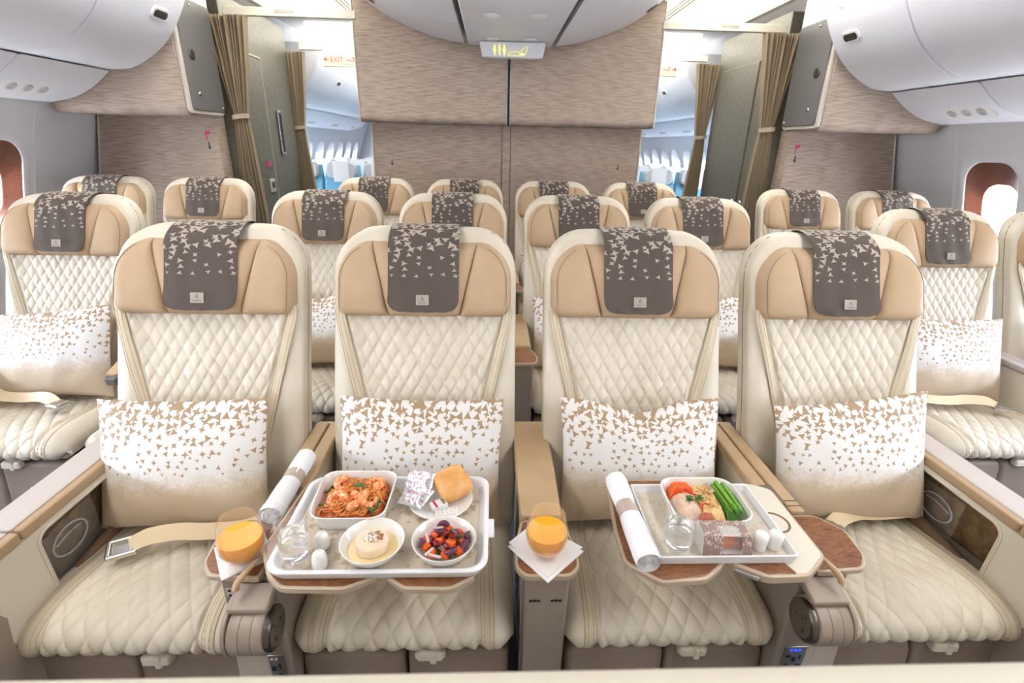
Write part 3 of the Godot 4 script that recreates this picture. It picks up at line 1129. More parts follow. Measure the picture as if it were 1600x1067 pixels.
func build_cabin() -> void:
	var mb := MB.new()
	mb.box(Vector3(0, -0.05, -3.0), Vector3(6.0, 0.1, 13.4), 0.001)
	struct("floor", mb, M.floor)
	mb = MB.new()
	mb.box(Vector3(0, 2.40, -3.0), Vector3(5.2, 0.08, 13.4), 0.001)
	struct("ceiling", mb, M.panel_white)
	var fz := []
	for k in 9: fz.append(-1.55 + 0.533 * k)
	var ez := []
	for k in 10: ez.append(-4.3 - 0.533 * k)
	var all := fz.duplicate()
	all.append_array(ez)
	build_wall(-1.0, -9.6, 3.6, all, "wall_left")
	build_wall(1.0, -9.6, 3.6, all, "wall_right")
	var num := 1
	for s in [-1.0, 1.0]:
		for z in all:
			window_unit(s, z, num)
			num += 1
	for s in [-1.0, 1.0]:
		mb = MB.new()
		var rib := PackedVector3Array()
		for k in 14: rib.append(Vector3(s * (wall_x(0.5 + k * 0.08) - 0.002), 0.5 + k * 0.08, -1.80))
		mb.tube(rib, 0.007, 6)
		struct("trim_1" if s < 0 else "trim_2", mb, M.wall_cream)
	for z in [3.65, -9.65]:
		mb = MB.new()
		mb.box(Vector3(0, 1.2, z), Vector3(6.0, 2.6, 0.1), 0.001)
		struct("wall_front" if z > 0 else "wall_back", mb, M.wall_cream)
	# light panels over the aisles
	for s in [-1.0, 1.0]:
		var spots := [[-1.3, 1.9, 0.36, 1.36], [0.9, 1.5, 0.36, 1.36], [2.6, 1.5, 0.36, 1.36], [-2.93, 1.04, 0.78, 1.46], [-5.2, 2.9, 0.7, 1.40]]
		for q in spots:
			mb = MB.new()
			mb.box(Vector3(s * q[3], 2.346, q[0]), Vector3(q[2] + 0.02, 0.024, q[1] + 0.02), 0.004)
			single("ceiling_light", mb, M.light_panel, ("long glowing ceiling light panel, %s from the curtains, " % ("first" if q[0] < 0 else "second" if q[0] < 2 else "third") if q[0] > -2.5 else ("bright ceiling light panel between the two curtain beams, " if q[0] > -3.0 else "bright ceiling light over the blue coach seats, ")) + ("lavatory side" if s < 0 else "galley side"), "ceiling light", Vector3.ZERO, "aisle ceiling lights")
		# air vent rails along the ceiling
		mb = MB.new()
		for k in 3: mb.box(Vector3(s * (1.17 + 0.03 * k), 2.328, -2.93), Vector3(0.010, 0.012, 1.03), 0.003)
		single("air_vent", mb, M.vent, "narrow grey ceiling air vent by the curtains, " + ("lavatory side" if s < 0 else "galley side"), "air vent", Vector3.ZERO, "ceiling air vents")
	# bins
	var zs := [-1.78, -1.21, -0.2, 0.82, 1.84]
	for k in 4:
		for s in [-1.0, 1.0]:
			side_bin(s, zs[k], zs[k + 1], ("white overhead bin beside the side bulkhead, " if k == 0 else "white overhead bin, %s from the side bulkhead, " % ["", "second", "third", "fourth"][k]) + ("lavatory side" if s < 0 else "galley side"))
	var cz := [-2.47, -1.86, -0.86, 0.16, 1.2, 2.2]
	for k in 5:
		for s in [-1.0, 1.0]:
			centre_bin(s, cz[k], cz[k + 1], ("short white ceiling bin ending at the centre bulkhead, " if k == 0 else "white ceiling bin, %s from the centre bulkhead, " % ["", "second", "third", "fourth", "fifth"][k]) + ("lavatory side" if s < 0 else "galley side"))
	# service channel between the centre bins
	var chn := thing("service_channel", "white service channel with small lamps between the centre ceiling bins", "ceiling panel")
	for k in 5:
		mb = MB.new()
		mb.box(Vector3(0, 2.15, (cz[k] + cz[k + 1]) * 0.5), Vector3(0.56, 0.27, cz[k + 1] - cz[k] - 0.006), 0.012)
		var pn := put(chn, "channel_panel", mb, M.bin_white)
		for x in [-0.12, 0.12]:
			mb = MB.new()
			mb.xf = Transform3D(Basis(Vector3.RIGHT, PI), Vector3(x, 2.013, cz[k] + 0.27))
			mb.lathe(PackedVector2Array([Vector2(0.042, 0.0), Vector2(0.040, 0.006), Vector2(0.030, 0.009), Vector2(0.018, 0.003), Vector2(0.0005, 0.002)]), 20)
			put(pn, "lamp_socket", mb, M.panel_white)
	# lavatory sign hanging at the end of the channel
	var sg := thing("lavatory_sign", "white lit lavatory sign with yellow figures under the ceiling bins", "sign", Vector3(0.012, 1.92, -2.30))
	mb = MB.new()
	mb.prism(rpoly([Vector2(-0.195, 0.0), Vector2(0.195, 0.0), Vector2(0.215, 0.09), Vector2(-0.215, 0.09)], 0.014, 3), -0.03, 0.03, 0.004, Vector3.RIGHT, Vector3.UP, Vector3.BACK)
	put(sg, "sign_box", mb, M.bin_white)
	for k in 3:
		mb = MB.new()
		var x := -0.115 + 0.031 * k
		mb.ball(Vector3(x, 0.066, 0.031), Vector3(0.0055, 0.0055, 0.002), 10, 6)
		var w := [0.012, 0.007, 0.012]
		mb.prism(PackedVector2Array([Vector2(x - 0.005, 0.058), Vector2(x - w[k], 0.038), Vector2(x - 0.005, 0.034), Vector2(x - 0.004, 0.014), Vector2(x + 0.004, 0.014), Vector2(x + 0.005, 0.034), Vector2(x + w[k], 0.038), Vector2(x + 0.005, 0.058)]), 0.029, 0.0325, 0.0, Vector3.RIGHT, Vector3.UP, Vector3.BACK)
		put(sg, "figure_symbol", mb, M.sign_lit)
	mb = MB.new()
	mb.tube(spline([Vector3(-0.03, 0.02, 0.031), Vector3(0.0, 0.033, 0.031), Vector3(0.045, 0.034, 0.031), Vector3(0.062, 0.044, 0.031), Vector3(0.082, 0.062, 0.031), Vector3(0.095, 0.058, 0.031), Vector3(0.085, 0.03, 0.031), Vector3(0.07, 0.014, 0.031), Vector3(0.02, 0.011, 0.031), Vector3(-0.02, 0.012, 0.031)], 4, true), 0.0017, 5, false, true)
	for k in 4: mb.box(Vector3(0.046 + 0.008 * k, 0.023, 0.031), Vector3(0.004, 0.009, 0.003), 0.0005)
	put(sg, "aircraft_symbol", mb, M.sign_lit)
	# centre bulkhead
	var cb := thing("centre_bulkhead", "centre bulkhead in streaked taupe cloth behind the last centre row", "bulkhead", Vector3(0, 0, 0))
	for s in [-1.0, 1.0]:
		mb = MB.new()
		var prof := rpoly([Vector2(0.0, 2.355), Vector2(0.0, 1.532), Vector2(0.0, 1.532), Vector2(0.0, 2.355)], 0.0, 1)
		var side_prof := PackedVector2Array()          # (z, y), bottom edge rounded
		side_prof.append(Vector2(-2.60, 2.355))
		for j in 8:
			var a := PI + PI * 0.5 * j / 7.0
			side_prof.append(Vector2(-2.60 - 0.05 + 0.05 * -cos(a), 1.585 + 0.05 * sin(a)))
		side_prof.append(Vector2(-2.83, 1.535))
		side_prof.append(Vector2(-2.83, 2.355))
		var x0 := 0.017 if s > 0 else -1.062
		var x1 := 1.068 if s > 0 else -0.017
		mb.prism(side_prof, x0, x1, 0.002, Vector3.BACK, Vector3.UP, Vector3.RIGHT)
		put(cb, "upper_cabinet_door", mb, M.bulkhead)
	for q in [[-1.068, 0.010], [1.074, 0.010], [-0.012, 0.009], [0.012, 0.009]]:
		mb = MB.new()
		mb.box(Vector3(q[0], 1.944, -2.71), Vector3(q[1], 0.824, 0.228), 0.003)
		put(cb, "edge_trim", mb, M.silver if q[1] < 0.0095 else M.edge_trim)
	mb = MB.new()
	mb.box(Vector3(0, 1.944, -2.72), Vector3(0.013, 0.822, 0.2), 0.001)
	put(cb, "door_gap", mb, M.seam)
	for q in [[-1.04, -0.042], [-0.038, 0.026], [0.030, 1.052]]:
		mb = MB.new()
		mb.box(Vector3((q[0] + q[1]) * 0.5, 0.767, -2.90), Vector3(q[1] - q[0], 1.534, 0.1), 0.002)
		put(cb, "lower_panel", mb, M.bulkhead)
	for x in [-1.046, 1.058]:
		mb = MB.new()
		mb.box(Vector3(x, 0.767, -2.895), Vector3(0.012, 1.534, 0.11), 0.002)
		put(cb, "side_trim", mb, M.edge_trim)
	mb = MB.new()
	mb.box(Vector3(0.006, 1.18, -3.38), Vector3(2.08, 2.34, 0.84), 0.004)
	put(cb, "body", mb, M.lavatory)
	for x in [-1.02, 1.03]:
		mb = MB.new()
		mb.xf = Transform3D(Basis(Vector3.RIGHT, PI / 2), Vector3(x, 1.36, -2.85))
		mb.lathe(PackedVector2Array([Vector2(0.011, 0), Vector2(0.011, 0.004), Vector2(0.005, 0.005), Vector2(0.0003, 0.005)]), 14)
		put(cb, "coat_button", mb, M.rim_beige)
	for x in [-0.905, 0.895]:
		mb = MB.new()
		mb.box(Vector3(x, 1.315, -2.849), Vector3(0.026, 0.004, 0.001), 0.0002)
		mb.prism(rrect(0.016, 0.03, 0.003, 2), -2.85, -2.8485, 0.0, Vector3.RIGHT, Vector3.UP, Vector3.BACK)
		put(cb, "placard", mb, M.sign_green, Vector3(0, 0, 0)).position = Vector3.ZERO
		mb = MB.new()
		mb.prism(PackedVector2Array([Vector2(x - 0.003, 1.27), Vector2(x - 0.003, 1.245), Vector2(x - 0.012, 1.245), Vector2(x, 1.225), Vector2(x + 0.012, 1.245), Vector2(x + 0.003, 1.245), Vector2(x + 0.003, 1.27)]), -2.85, -2.8485, 0.0, Vector3.RIGHT, Vector3.UP, Vector3.BACK)
		put(cb, "arrow_mark", mb, M.ink)
	# side bulkheads, each with its cabinet and the lavatory or galley behind
	for s in [-1.0, 1.0]:
		var bh := thing("side_bulkhead", "side bulkhead in streaked taupe cloth with grey cabinet door, next to the " + ("lavatory" if s < 0 else "galley"), "bulkhead")
		mb = MB.new()
		mb.prism(mirror(PackedVector2Array([Vector2(1.935, 0.0), Vector2(2.60, 0.0), Vector2(2.74, 0.45), Vector2(2.77, 0.9), Vector2(2.755, 1.16), Vector2(2.67, 1.53), Vector2(1.935, 1.53)]), s), -2.40, -2.27, 0.003, Vector3.RIGHT, Vector3.UP, Vector3.BACK)
		put(bh, "lower_panel", mb, M.bulkhead)
		mb = MB.new()
		mb.tube(PackedVector3Array([Vector3(s * 2.74, 0.6, -2.268), Vector3(s * 2.772, 0.9, -2.268), Vector3(s * 2.757, 1.16, -2.268), Vector3(s * 2.672, 1.53, -2.268)]), 0.006, 6)
		put(bh, "edge_trim", mb, M.edge_trim)
		var up_prof := PackedVector2Array()
		up_prof.append(Vector2(-1.84, 2.355))
		for j in 8:
			var a := PI + PI * 0.5 * j / 7.0
			up_prof.append(Vector2(-1.84 - 0.06 - 0.06 * cos(a), 1.58 + 0.06 * sin(a)))
		up_prof.append(Vector2(-2.26, 1.52)); up_prof.append(Vector2(-2.26, 2.355))
		mb = MB.new()
		var xa := 1.872 if s > 0 else -2.62
		var xb := 2.62 if s > 0 else -1.872
		mb.prism(up_prof, xa, xb, 0.003, Vector3.BACK, Vector3.UP, Vector3.RIGHT)
		put(bh, "upper_cabinet", mb, M.bulkhead)
		# grey service door on the aisle face
		var dp := rpoly([Vector2(-1.848, 2.34), Vector2(-1.848, 1.53), Vector2(-2.25, 1.53), Vector2(-2.25, 2.34)], 0.035, 4)
		mb = MB.new()
		mb.prism(dp, s * 1.862 - 0.010, s * 1.862 + 0.010, 0.004, Vector3.BACK, Vector3.UP, Vector3.RIGHT)
		put(bh, "door_frame", mb, M.edge_trim)
		dp = rpoly([Vector2(-1.875, 2.13), Vector2(-1.875, 1.55), Vector2(-2.245, 1.55), Vector2(-2.245, 2.13)], 0.03, 4)
		mb = MB.new()
		mb.prism(dp, s * 1.852 - 0.008, s * 1.852 + 0.008, 0.004, Vector3.BACK, Vector3.UP, Vector3.RIGHT)
		var dr := put(bh, "cabinet_door", mb, M.door_grey)
		mb = MB.new()
		mb.xf = Transform3D(Basis(Vector3(0, 0, 1), s * PI / 2), Vector3(s * 1.843, 1.845, -1.955))
		mb.lathe(PackedVector2Array([Vector2(0.030, -0.004), Vector2(0.030, 0.004), Vector2(0.025, 0.006), Vector2(0.0005, 0.006)]), 20)
		mb.box(Vector3(0, 0.008, 0), Vector3(0.05, 0.008, 0.010), 0.003)
		put(dr, "turn_latch", mb, M.dark_metal)
		for q in [[1.64, -1.97, 0.012], [2.10, -2.02, 0.008], [1.575, -2.22, 0.008]]:
			mb = MB.new()
			mb.xf = Transform3D(Basis(Vector3(0, 0, 1), s * PI / 2), Vector3(s * 1.843, q[0], q[1]))
			mb.lathe(PackedVector2Array([Vector2(q[2], -0.003), Vector2(q[2], 0.003), Vector2(0.0005, 0.004)]), 12)
			put(dr, "screw_cap", mb, M.silver)
		# evacuation placard
		var px: float = s * 2.0
		mb = MB.new()
		mb.prism(PackedVector2Array([Vector2(px - 0.012, 1.44), Vector2(px + 0.018, 1.44), Vector2(px + 0.018, 1.425), Vector2(px - 0.004, 1.42), Vector2(px - 0.004, 1.39), Vector2(px - 0.012, 1.385)]), -2.27, -2.2685, 0.0, Vector3.RIGHT, Vector3.UP, Vector3.BACK)
		put(bh, "evacuation_mark", mb, M.sign_pink)
		mb = MB.new()
		mb.prism(PackedVector2Array([Vector2(px - 0.004, 1.375), Vector2(px - 0.004, 1.345), Vector2(px - 0.014, 1.345), Vector2(px, 1.325), Vector2(px + 0.014, 1.345), Vector2(px + 0.004, 1.345), Vector2(px + 0.004, 1.375)]), -2.27, -2.2685, 0.0, Vector3.RIGHT, Vector3.UP, Vector3.BACK)
		put(bh, "arrow_mark", mb, M.ink)
	build_lavatory()
	build_galley()
	curtain("curtain", "taupe curtain tied back beside the lavatory door and the grey cabinet", Vector3(-1.785, 0, -2.33), 0.25, 2.115, 1.535, -0.02, 3)
	curtain("curtain", "taupe curtain tied back beside the galley lockers and the grey cabinet", Vector3(1.785, 0, -2.33), 0.25, 2.115, 1.535, 0.02, 4)
	curtain("curtain", "taupe curtain tied back at the far end of the lavatory wall", Vector3(-1.84, 0, -3.56), 0.22, 2.10, 1.50, 0.06, 5)
	curtain("curtain", "taupe curtain tied back at the far end of the galley lockers", Vector3(1.80, 0, -3.56), 0.22, 2.10, 1.50, -0.06, 6)
	for s in [-1.0, 1.0]:
		var side_word := "the lavatory" if s < 0 else "the galley lockers"
		var bm := thing("curtain_beam", "cream curtain beam with small placard at the cabinet end of " + side_word, "beam")
		mb = MB.new()
		mb.box(Vector3(s * 1.39, 2.14, -2.34), Vector3(0.82, 0.05, 0.035), 0.006)
		put(bm, "beam", mb, M.beam)
		mb = MB.new()
		mb.box(Vector3(s * 1.42, 2.143, -2.3215), Vector3(0.12, 0.02, 0.002), 0.0005)
		put(bm, "placard", mb, M.vent)
		bm = thing("curtain_beam", "cream curtain beam with the exit sign at the coach end of " + side_word, "beam")
		mb = MB.new()
		mb.box(Vector3(s * 1.40, 2.135, -3.54), Vector3(0.72, 0.05, 0.035), 0.006)
		put(bm, "beam", mb, M.beam)
		exit_sign(s)
	build_economy()
	# low partition in front of the first row
	mb = MB.new()
	var lp := PackedVector2Array()
	for j in 9:
		var a := PI * j / 8.0
		lp.append(Vector2(1.155 + 0.055 * cos(a), 0.965 + 0.055 * sin(a)))
	lp.append(Vector2(1.10, 0.0)); lp.append(Vector2(1.21, 0.0))
	mb.prism(lp, -1.3, 1.3, 0.004, Vector3.BACK, Vector3.UP, Vector3.RIGHT)
	single("partition", mb, M.console_cream, "low cream padded partition standing in front of the first seat row", "partition")

func exit_sign(s: float) -> void:
	var root := thing("exit_sign", "white exit sign with red letters, arrow pointing towards the " + ("lavatory" if s < 0 else "galley"), "sign", Vector3(-1.41 if s < 0 else 1.345, 1.985, -3.50))
	var mb := MB.new()
	mb.box(Vector3(0, 0.065, 0), Vector3(0.29, 0.13, 0.03), 0.004)
	put(root, "sign_box", mb, M.beam)
	mb = MB.new()
	mb.prism(rrect(0.275, 0.066, 0.014, 3), 0.014, 0.017, 0.001, Vector3.RIGHT, Vector3.UP, Vector3.BACK)
	put(root, "sign_face", mb, M.sign_white, Vector3(0, 0.055, 0))
	text(root, "EXIT", 0.056, M.sign_red, Transform3D(Basis(), Vector3(-0.028 if s < 0 else -0.06, 0.055, 0.0178)))
	mb = MB.new()
	var d := s
	var ax := 0.112 * d
	mb.box(Vector3(ax, 0.055, 0.018), Vector3(0.034, 0.006, 0.002), 0.0005)
	for k in [-1.0, 1.0]:
		mb.xf = Transform3D(Basis(Vector3(0, 0, 1), k * d * -0.7), Vector3(ax + 0.013 * d, 0.055 + k * 0.007, 0.018))
		mb.box(Vector3.ZERO, Vector3(0.022, 0.006, 0.002), 0.0005)
	put(root, "arrow", mb, M.sign_red)
	mb = MB.new()
	var o := 0.088 if s < 0 else 0.045
	mb.tube(spline([Vector3(o + 0.035, 0.068, 0.018), Vector3(o + 0.018, 0.07, 0.018), Vector3(o + 0.03, 0.055, 0.018), Vector3(o + 0.016, 0.045, 0.018), Vector3(o, 0.05, 0.018), Vector3(o - 0.01, 0.056, 0.018), Vector3(o - 0.022, 0.05, 0.018), Vector3(o - 0.03, 0.06, 0.018)], 4), 0.0022, 5)
	mb.ball(Vector3(o + 0.02, 0.08, 0.018), Vector3(0.003, 0.003, 0.001), 8, 5)
	put(root, "arabic_lettering", mb, M.sign_red)

func hull_block(mb: MB, s: float, inner: float, top: float, z0: float, z1: float) -> void:    # block that follows the curved side wall
	var p := PackedVector2Array([Vector2(inner, 0.002)])
	for k in 12:
		var y := lerpf(0.002, top, k / 11.0)
		p.append(Vector2(maxf(wall_x(y) - 0.02, inner + 0.02), y))
	p.append(Vector2(inner, top))
	mb.prism(mirror(p, s), z0, z1, 0.006, Vector3.RIGHT, Vector3.UP, Vector3.BACK)

func build_lavatory() -> void:
	var root := thing("lavatory", "olive grey lavatory block with a door, coat hook and small fittings", "lavatory", Vector3.ZERO)
	var mb := MB.new()
	hull_block(mb, -1.0, 1.862, 2.26, -3.50, -2.41)
	put(root, "lavatory_wall", mb, M.lavatory)
	var X := -1.858
	mb = MB.new()
	mb.box(Vector3(X, 0.98, -2.74), Vector3(0.014, 1.94, 0.34), 0.004)
	var door := put(root, "door", mb, M.lavatory)
	mb = MB.new()
	for q in [[0.98, -2.565, 1.96, 0.008], [0.98, -2.915, 1.96, 0.008]]:
		mb.box(Vector3(X + 0.006, q[0], q[1]), Vector3(0.008, q[2], q[3]), 0.002)
	mb.box(Vector3(X + 0.006, 1.958, -2.74), Vector3(0.008, 0.012, 0.36), 0.002)
	put(root, "door_frame", mb, M.rim_beige)
	mb = MB.new()
	mb.box(Vector3(X + 0.010, 1.06, -2.82), Vector3(0.010, 0.10, 0.09), 0.003)
	var pl := put(door, "lock_plate", mb, M.edge_trim)
	mb = MB.new()
	mb.box(Vector3(X + 0.018, 1.065, -2.82), Vector3(0.010, 0.045, 0.035), 0.003)
	put(pl, "lock_slide", mb, M.dark_metal)
	mb = MB.new()
	mb.box(Vector3(X + 0.010, 1.06, -2.66), Vector3(0.008, 0.12, 0.06), 0.002)
	put(door, "ashtray", mb, M.door_grey)
	mb = MB.new()
	mb.box(Vector3(X + 0.010, 1.22, -2.80), Vector3(0.003, 0.045, 0.055), 0.0005)
	put(door, "no_smoking_placard", mb, M.sign_pink)
	mb = MB.new()
	mb.ball(Vector3(X + 0.012, 2.05, -2.62), Vector3(0.014, 0.022, 0.022), 14, 8)
	put(root, "call_light", mb, M.sign_red)
	mb = MB.new()
	mb.box(Vector3(X + 0.008, 1.45, -3.14), Vector3(0.016, 0.34, 0.07), 0.006)
	var hd := put(root, "assist_handle_recess", mb, M.silver)
	mb = MB.new()
	mb.box(Vector3(X + 0.014, 1.45, -3.14), Vector3(0.010, 0.30, 0.045), 0.004)
	put(hd, "recess_opening", mb, M.gap_black)
	mb = MB.new()
	mb.tube(spline([Vector3(X + 0.006, 0.84, -2.90), Vector3(X + 0.022, 0.82, -2.90), Vector3(X + 0.022, 0.77, -2.90), Vector3(X + 0.006, 0.75, -2.90)], 4), 0.006, 8)
	put(root, "pull_handle", mb, M.silver)

func build_galley() -> void:
	var root := thing("galley", "olive grey galley block with tall locker doors and low lockers", "galley", Vector3.ZERO)
	var mb := MB.new()
	hull_block(mb, 1.0, 1.862, 2.26, -3.50, -2.41)
	put(root, "galley_wall", mb, M.lavatory)
	var X := 1.858
	for q in [[-3.07, 0.66, 0.80, 2.02, -2.80], [-2.565, 0.29, 0.80, 2.02, -2.66], [-3.07, 0.66, 0.06, 0.76, -2.80], [-2.565, 0.29, 0.06, 0.76, -2.66]]:
		mb = MB.new()
		mb.box(Vector3(X, (q[2] + q[3]) * 0.5, q[0]), Vector3(0.016, q[3] - q[2], q[1]), 0.006)
		var d := put(root, "locker_door", mb, M.lavatory)
		mb = MB.new()
		mb.xf = Transform3D(Basis(Vector3(0, 0, 1), PI / 2), Vector3(X - 0.008, q[2] + 0.2 if q[2] > 0.5 else q[3] - 0.12, q[4]))
		mb.lathe(PackedVector2Array([Vector2(0.026, -0.003), Vector2(0.026, 0.005), Vector2(0.018, 0.008), Vector2(0.0005, 0.008)]), 18)
		mb.box(Vector3(0, 0.010, 0), Vector3(0.04, 0.006, 0.008), 0.002)
		put(d, "turn_latch", mb, M.silver)
	mb = MB.new()
	for q in [[-3.13, 0.30], [-2.62, 0.16]]:
		mb.box(Vector3(X - 0.009, 0.83, q[0]), Vector3(0.003, 0.02, q[1]), 0.0005)
	put(root, "locker_placard", mb, M.edge_trim)

func build_economy() -> void:
	# coach section beyond the curtains
	var proto: Node3D = null
	for r in 3:
		for x in [-2.42, -1.96, -1.5, -0.9, 0.9, 1.5, 1.96, 2.42]:
			var at := Vector3(x, 0, -5.2 - 0.84 * r)
			var where: String = ["first", "second", "third"][r]
			var lbl := "blue cloth coach seat with grey headrest, %s row beyond the curtains, %s" % [where, ("window place" if absf(x) > 2.4 else "middle place" if absf(x) > 1.9 else "aisle place" if absf(x) > 1.4 else "centre block") + (", lavatory side" if x < 0 else ", galley side")]
			if proto == null:
				proto = thing("coach_seat", lbl, "seat", at, 0.0, "blue coach seats beyond the curtains")
				var mb := MB.new()
				var lo := []
				for j in 12:
					var y := lerpf(0.40, 1.12, j / 11.0)
					var l := PackedVector3Array()
					for p in rrect(0.45 - 0.04 * ss(0.9, 1.12, y), 0.09 * (1.0 - 0.4 * ss(1.05, 1.12, y)), 0.03, 4): l.append(Vector3(p.x, y, -0.05 - p.y - 0.2 * (y - 0.4) + 0.14))
					lo.append(l)
				mb.loft(lo)
				put(proto, "backrest", mb, M.economy_blue)
				mb = MB.new()
				mb.box(Vector3(0, 0.40, 0.30), Vector3(0.45, 0.12, 0.46), 0.04)
				put(proto, "seat_cushion", mb, M.economy_blue)
				mb = MB.new()
				lo = []
				for q in [[-0.03, 0.8], [-0.015, 1.0], [0.03, 1.0], [0.05, 0.9]]:
					var l := PackedVector3Array()
					for p in rrect(0.36 * q[1], 0.19 * q[1], 0.06, 5): l.append(Vector3(p.x, 1.06 + p.y, 0.02 + q[0]))
					lo.append(l)
				mb.loft(lo)
				var h := put(proto, "headrest", mb, M.economy_grey)
				mb = MB.new()
				mb.box(Vector3(0, 1.05, 0.074), Vector3(0.19, 0.24, 0.004), 0.001)
				put(h, "paper_cover", mb, M.economy_paper)
				mb = MB.new()
				mb.box(Vector3(0, 0.17, 0.25), Vector3(0.38, 0.34, 0.34), 0.02)
				put(proto, "base", mb, M.dark_metal)
			else:
				dup(proto, at, 0.0, lbl)
	for s in [-1.0, 1.0]:
		for k in 4:
			side_bin(s, -4.9 - 1.0 * k, -3.9 - 1.0 * k, "white overhead bin over the blue coach seats, %s beyond the curtains, %s" % [["first", "second", "third", "fourth"][k], "lavatory side" if s < 0 else "galley side"])

var side_seats := {}

func build_seats() -> void:
	var seat := make_seat()
	var cover := make_cover()
	var pillows := [make_pillow(0), make_pillow(1), make_pillow(2)]
	var belt := make_belt()
	# x, z, label tail, pillow kind, belt (0 none, 1 open loop, 2 mirrored lid)
	var first := ["with open belt buckle", "behind shrimp pasta tray", "behind asparagus tray", "beside bare wooden side table"]
	var spots := []
	for i in 4: spots.append([(i - 1.5) * SEAT_SPACING, 0.0, "in first centre row " + first[i], [0, 0, 1, 2][i], [1, 0, 0, 3][i]])
	var lines := ["behind seat with open buckle", "in line with shrimp pasta", "in line with asparagus tray", "in line with bare side table"]
	for r in [1, 2]:
		for i in 4: spots.append([(i - 1.5) * SEAT_SPACING, -r * ROW_PITCH, ("in second centre row " if r == 1 else "in last centre row ") + lines[i], [1, 0, 2, 1][i], 0])
	for q in [[-0.70, "nearer"], [-1.72, "farther"]]:
		for s in [-1.0, 1.0]:
			var wall := "lavatory side" if s < 0 else "galley side"
			var row := "in side row away from bulkhead" if q[1] == "nearer" else "in side row against bulkhead"
			spots.append([s * 1.77, q[0], "%s, aisle place, %s" % [row, wall], 2 if s < 0 else 0, 2 if q[1] == "nearer" else 0])
			spots.append([s * 2.345, q[0], "%s, window place, %s" % [row, wall], 1, 0])
	var belted := []
	for k in spots.size():
		var q: Array = spots[k]
		var at := Vector3(q[0], 0, q[1])
		var s: Node3D = seat
		var c: Node3D = cover
		if k == 0:
			seat.position = at
			cover.position = at
			seat.set_meta("label", "cream quilted seat " + q[2])
			cover.set_meta("label", "dark headrest cover on seat " + q[2])
		else:
			s = dup(seat, at, 0.0, "cream quilted seat " + q[2])
			c = dup(cover, at, 0.0, "dark headrest cover on seat " + q[2])
		if k >= 12: side_seats["%.2f %.2f" % [at.x, at.z]] = s
		var base: Node3D = pillows[q[3]]
		var pos := at + Vector3(0, 0.622, 0.272)
		if k == 0: pos += Vector3(-0.02, 0.0, 0.01)
		var p: Node3D = base
		if base.has_meta("used"):
			p = dup(base, pos, 0.0, "")
		base.set_meta("used", 1)
		p.position = pos
		p.rotation = Vector3(-0.33, 0.0, [0.015, -0.02, 0.0, 0.01, 0.03, -0.015][k % 6])
		p.set_meta("label", "leaf print pillow on seat " + q[2])
		if q[4] > 0: belted.append([s, q])
	for e in belted:
		var s: Node3D = e[0]
		var q: Array = e[1]
		var b := put(s, "seat_belt", belt[0], M.belt)
		var u := put(b, "buckle", belt[1 if q[4] == 1 else 2], M.chrome)
		if q[4] >= 2:
			b.scale = Vector3(-1, 1, 1) if q[4] == 2 else Vector3.ONE
			if q[4] == 3: b.position = Vector3(0.012, -0.005, -0.06)
	var tab := MB.new()
	tab.xf = Transform3D(Basis(Vector3.RIGHT, -0.10), Vector3(0.10, 0.255, 0.622))
	tab.box(Vector3.ZERO, Vector3(0.024, 0.034, 0.006), 0.002)
	var tb := put(side_seats["-1.77 -0.70"], "pull_tab", tab, M.economy_paper)
	var ink := MB.new()
	ink.xf = tab.xf
	for k in 3: ink.box(Vector3(0, -0.009 + 0.009 * k, 0.0032), Vector3(0.013, 0.003, 0.001), 0.0003)
	put(tb, "print", ink, M.ink)

# ---------------------------------------------------------------- consoles and tray tables
const BZ := Vector3(0, 0, 1)

func leaf(parent: Node3D, called: String, outline: Array, top: float, thick := 0.014, wood := true) -> MeshInstance3D:
	var poly := rpoly(outline, 0.011, 2)
	var mb := MB.new()
	mb.prism(poly, top - thick, top, 0.003, Vector3.RIGHT, BZ, Vector3.UP)
	var o := put(parent, called, mb, M.rim_beige)
	var inner := Geometry2D.offset_polygon(poly, -0.006)
	mb = MB.new()
	mb.prism(inner[0], top - 0.004, top + 0.0006, 0.0003, Vector3.RIGHT, BZ, Vector3.UP)
	put(o, "wood_inlay" if wood else "cream_inlay", mb, M.wood if wood else M.console_cream)
	return o

func lx(c: float, s: float, pts: Array) -> Array:      # outline given from the console's middle, mirrored by s
	var out := []
	for p in pts: out.append(Vector2(c + s * p.x, p.y))
	return out

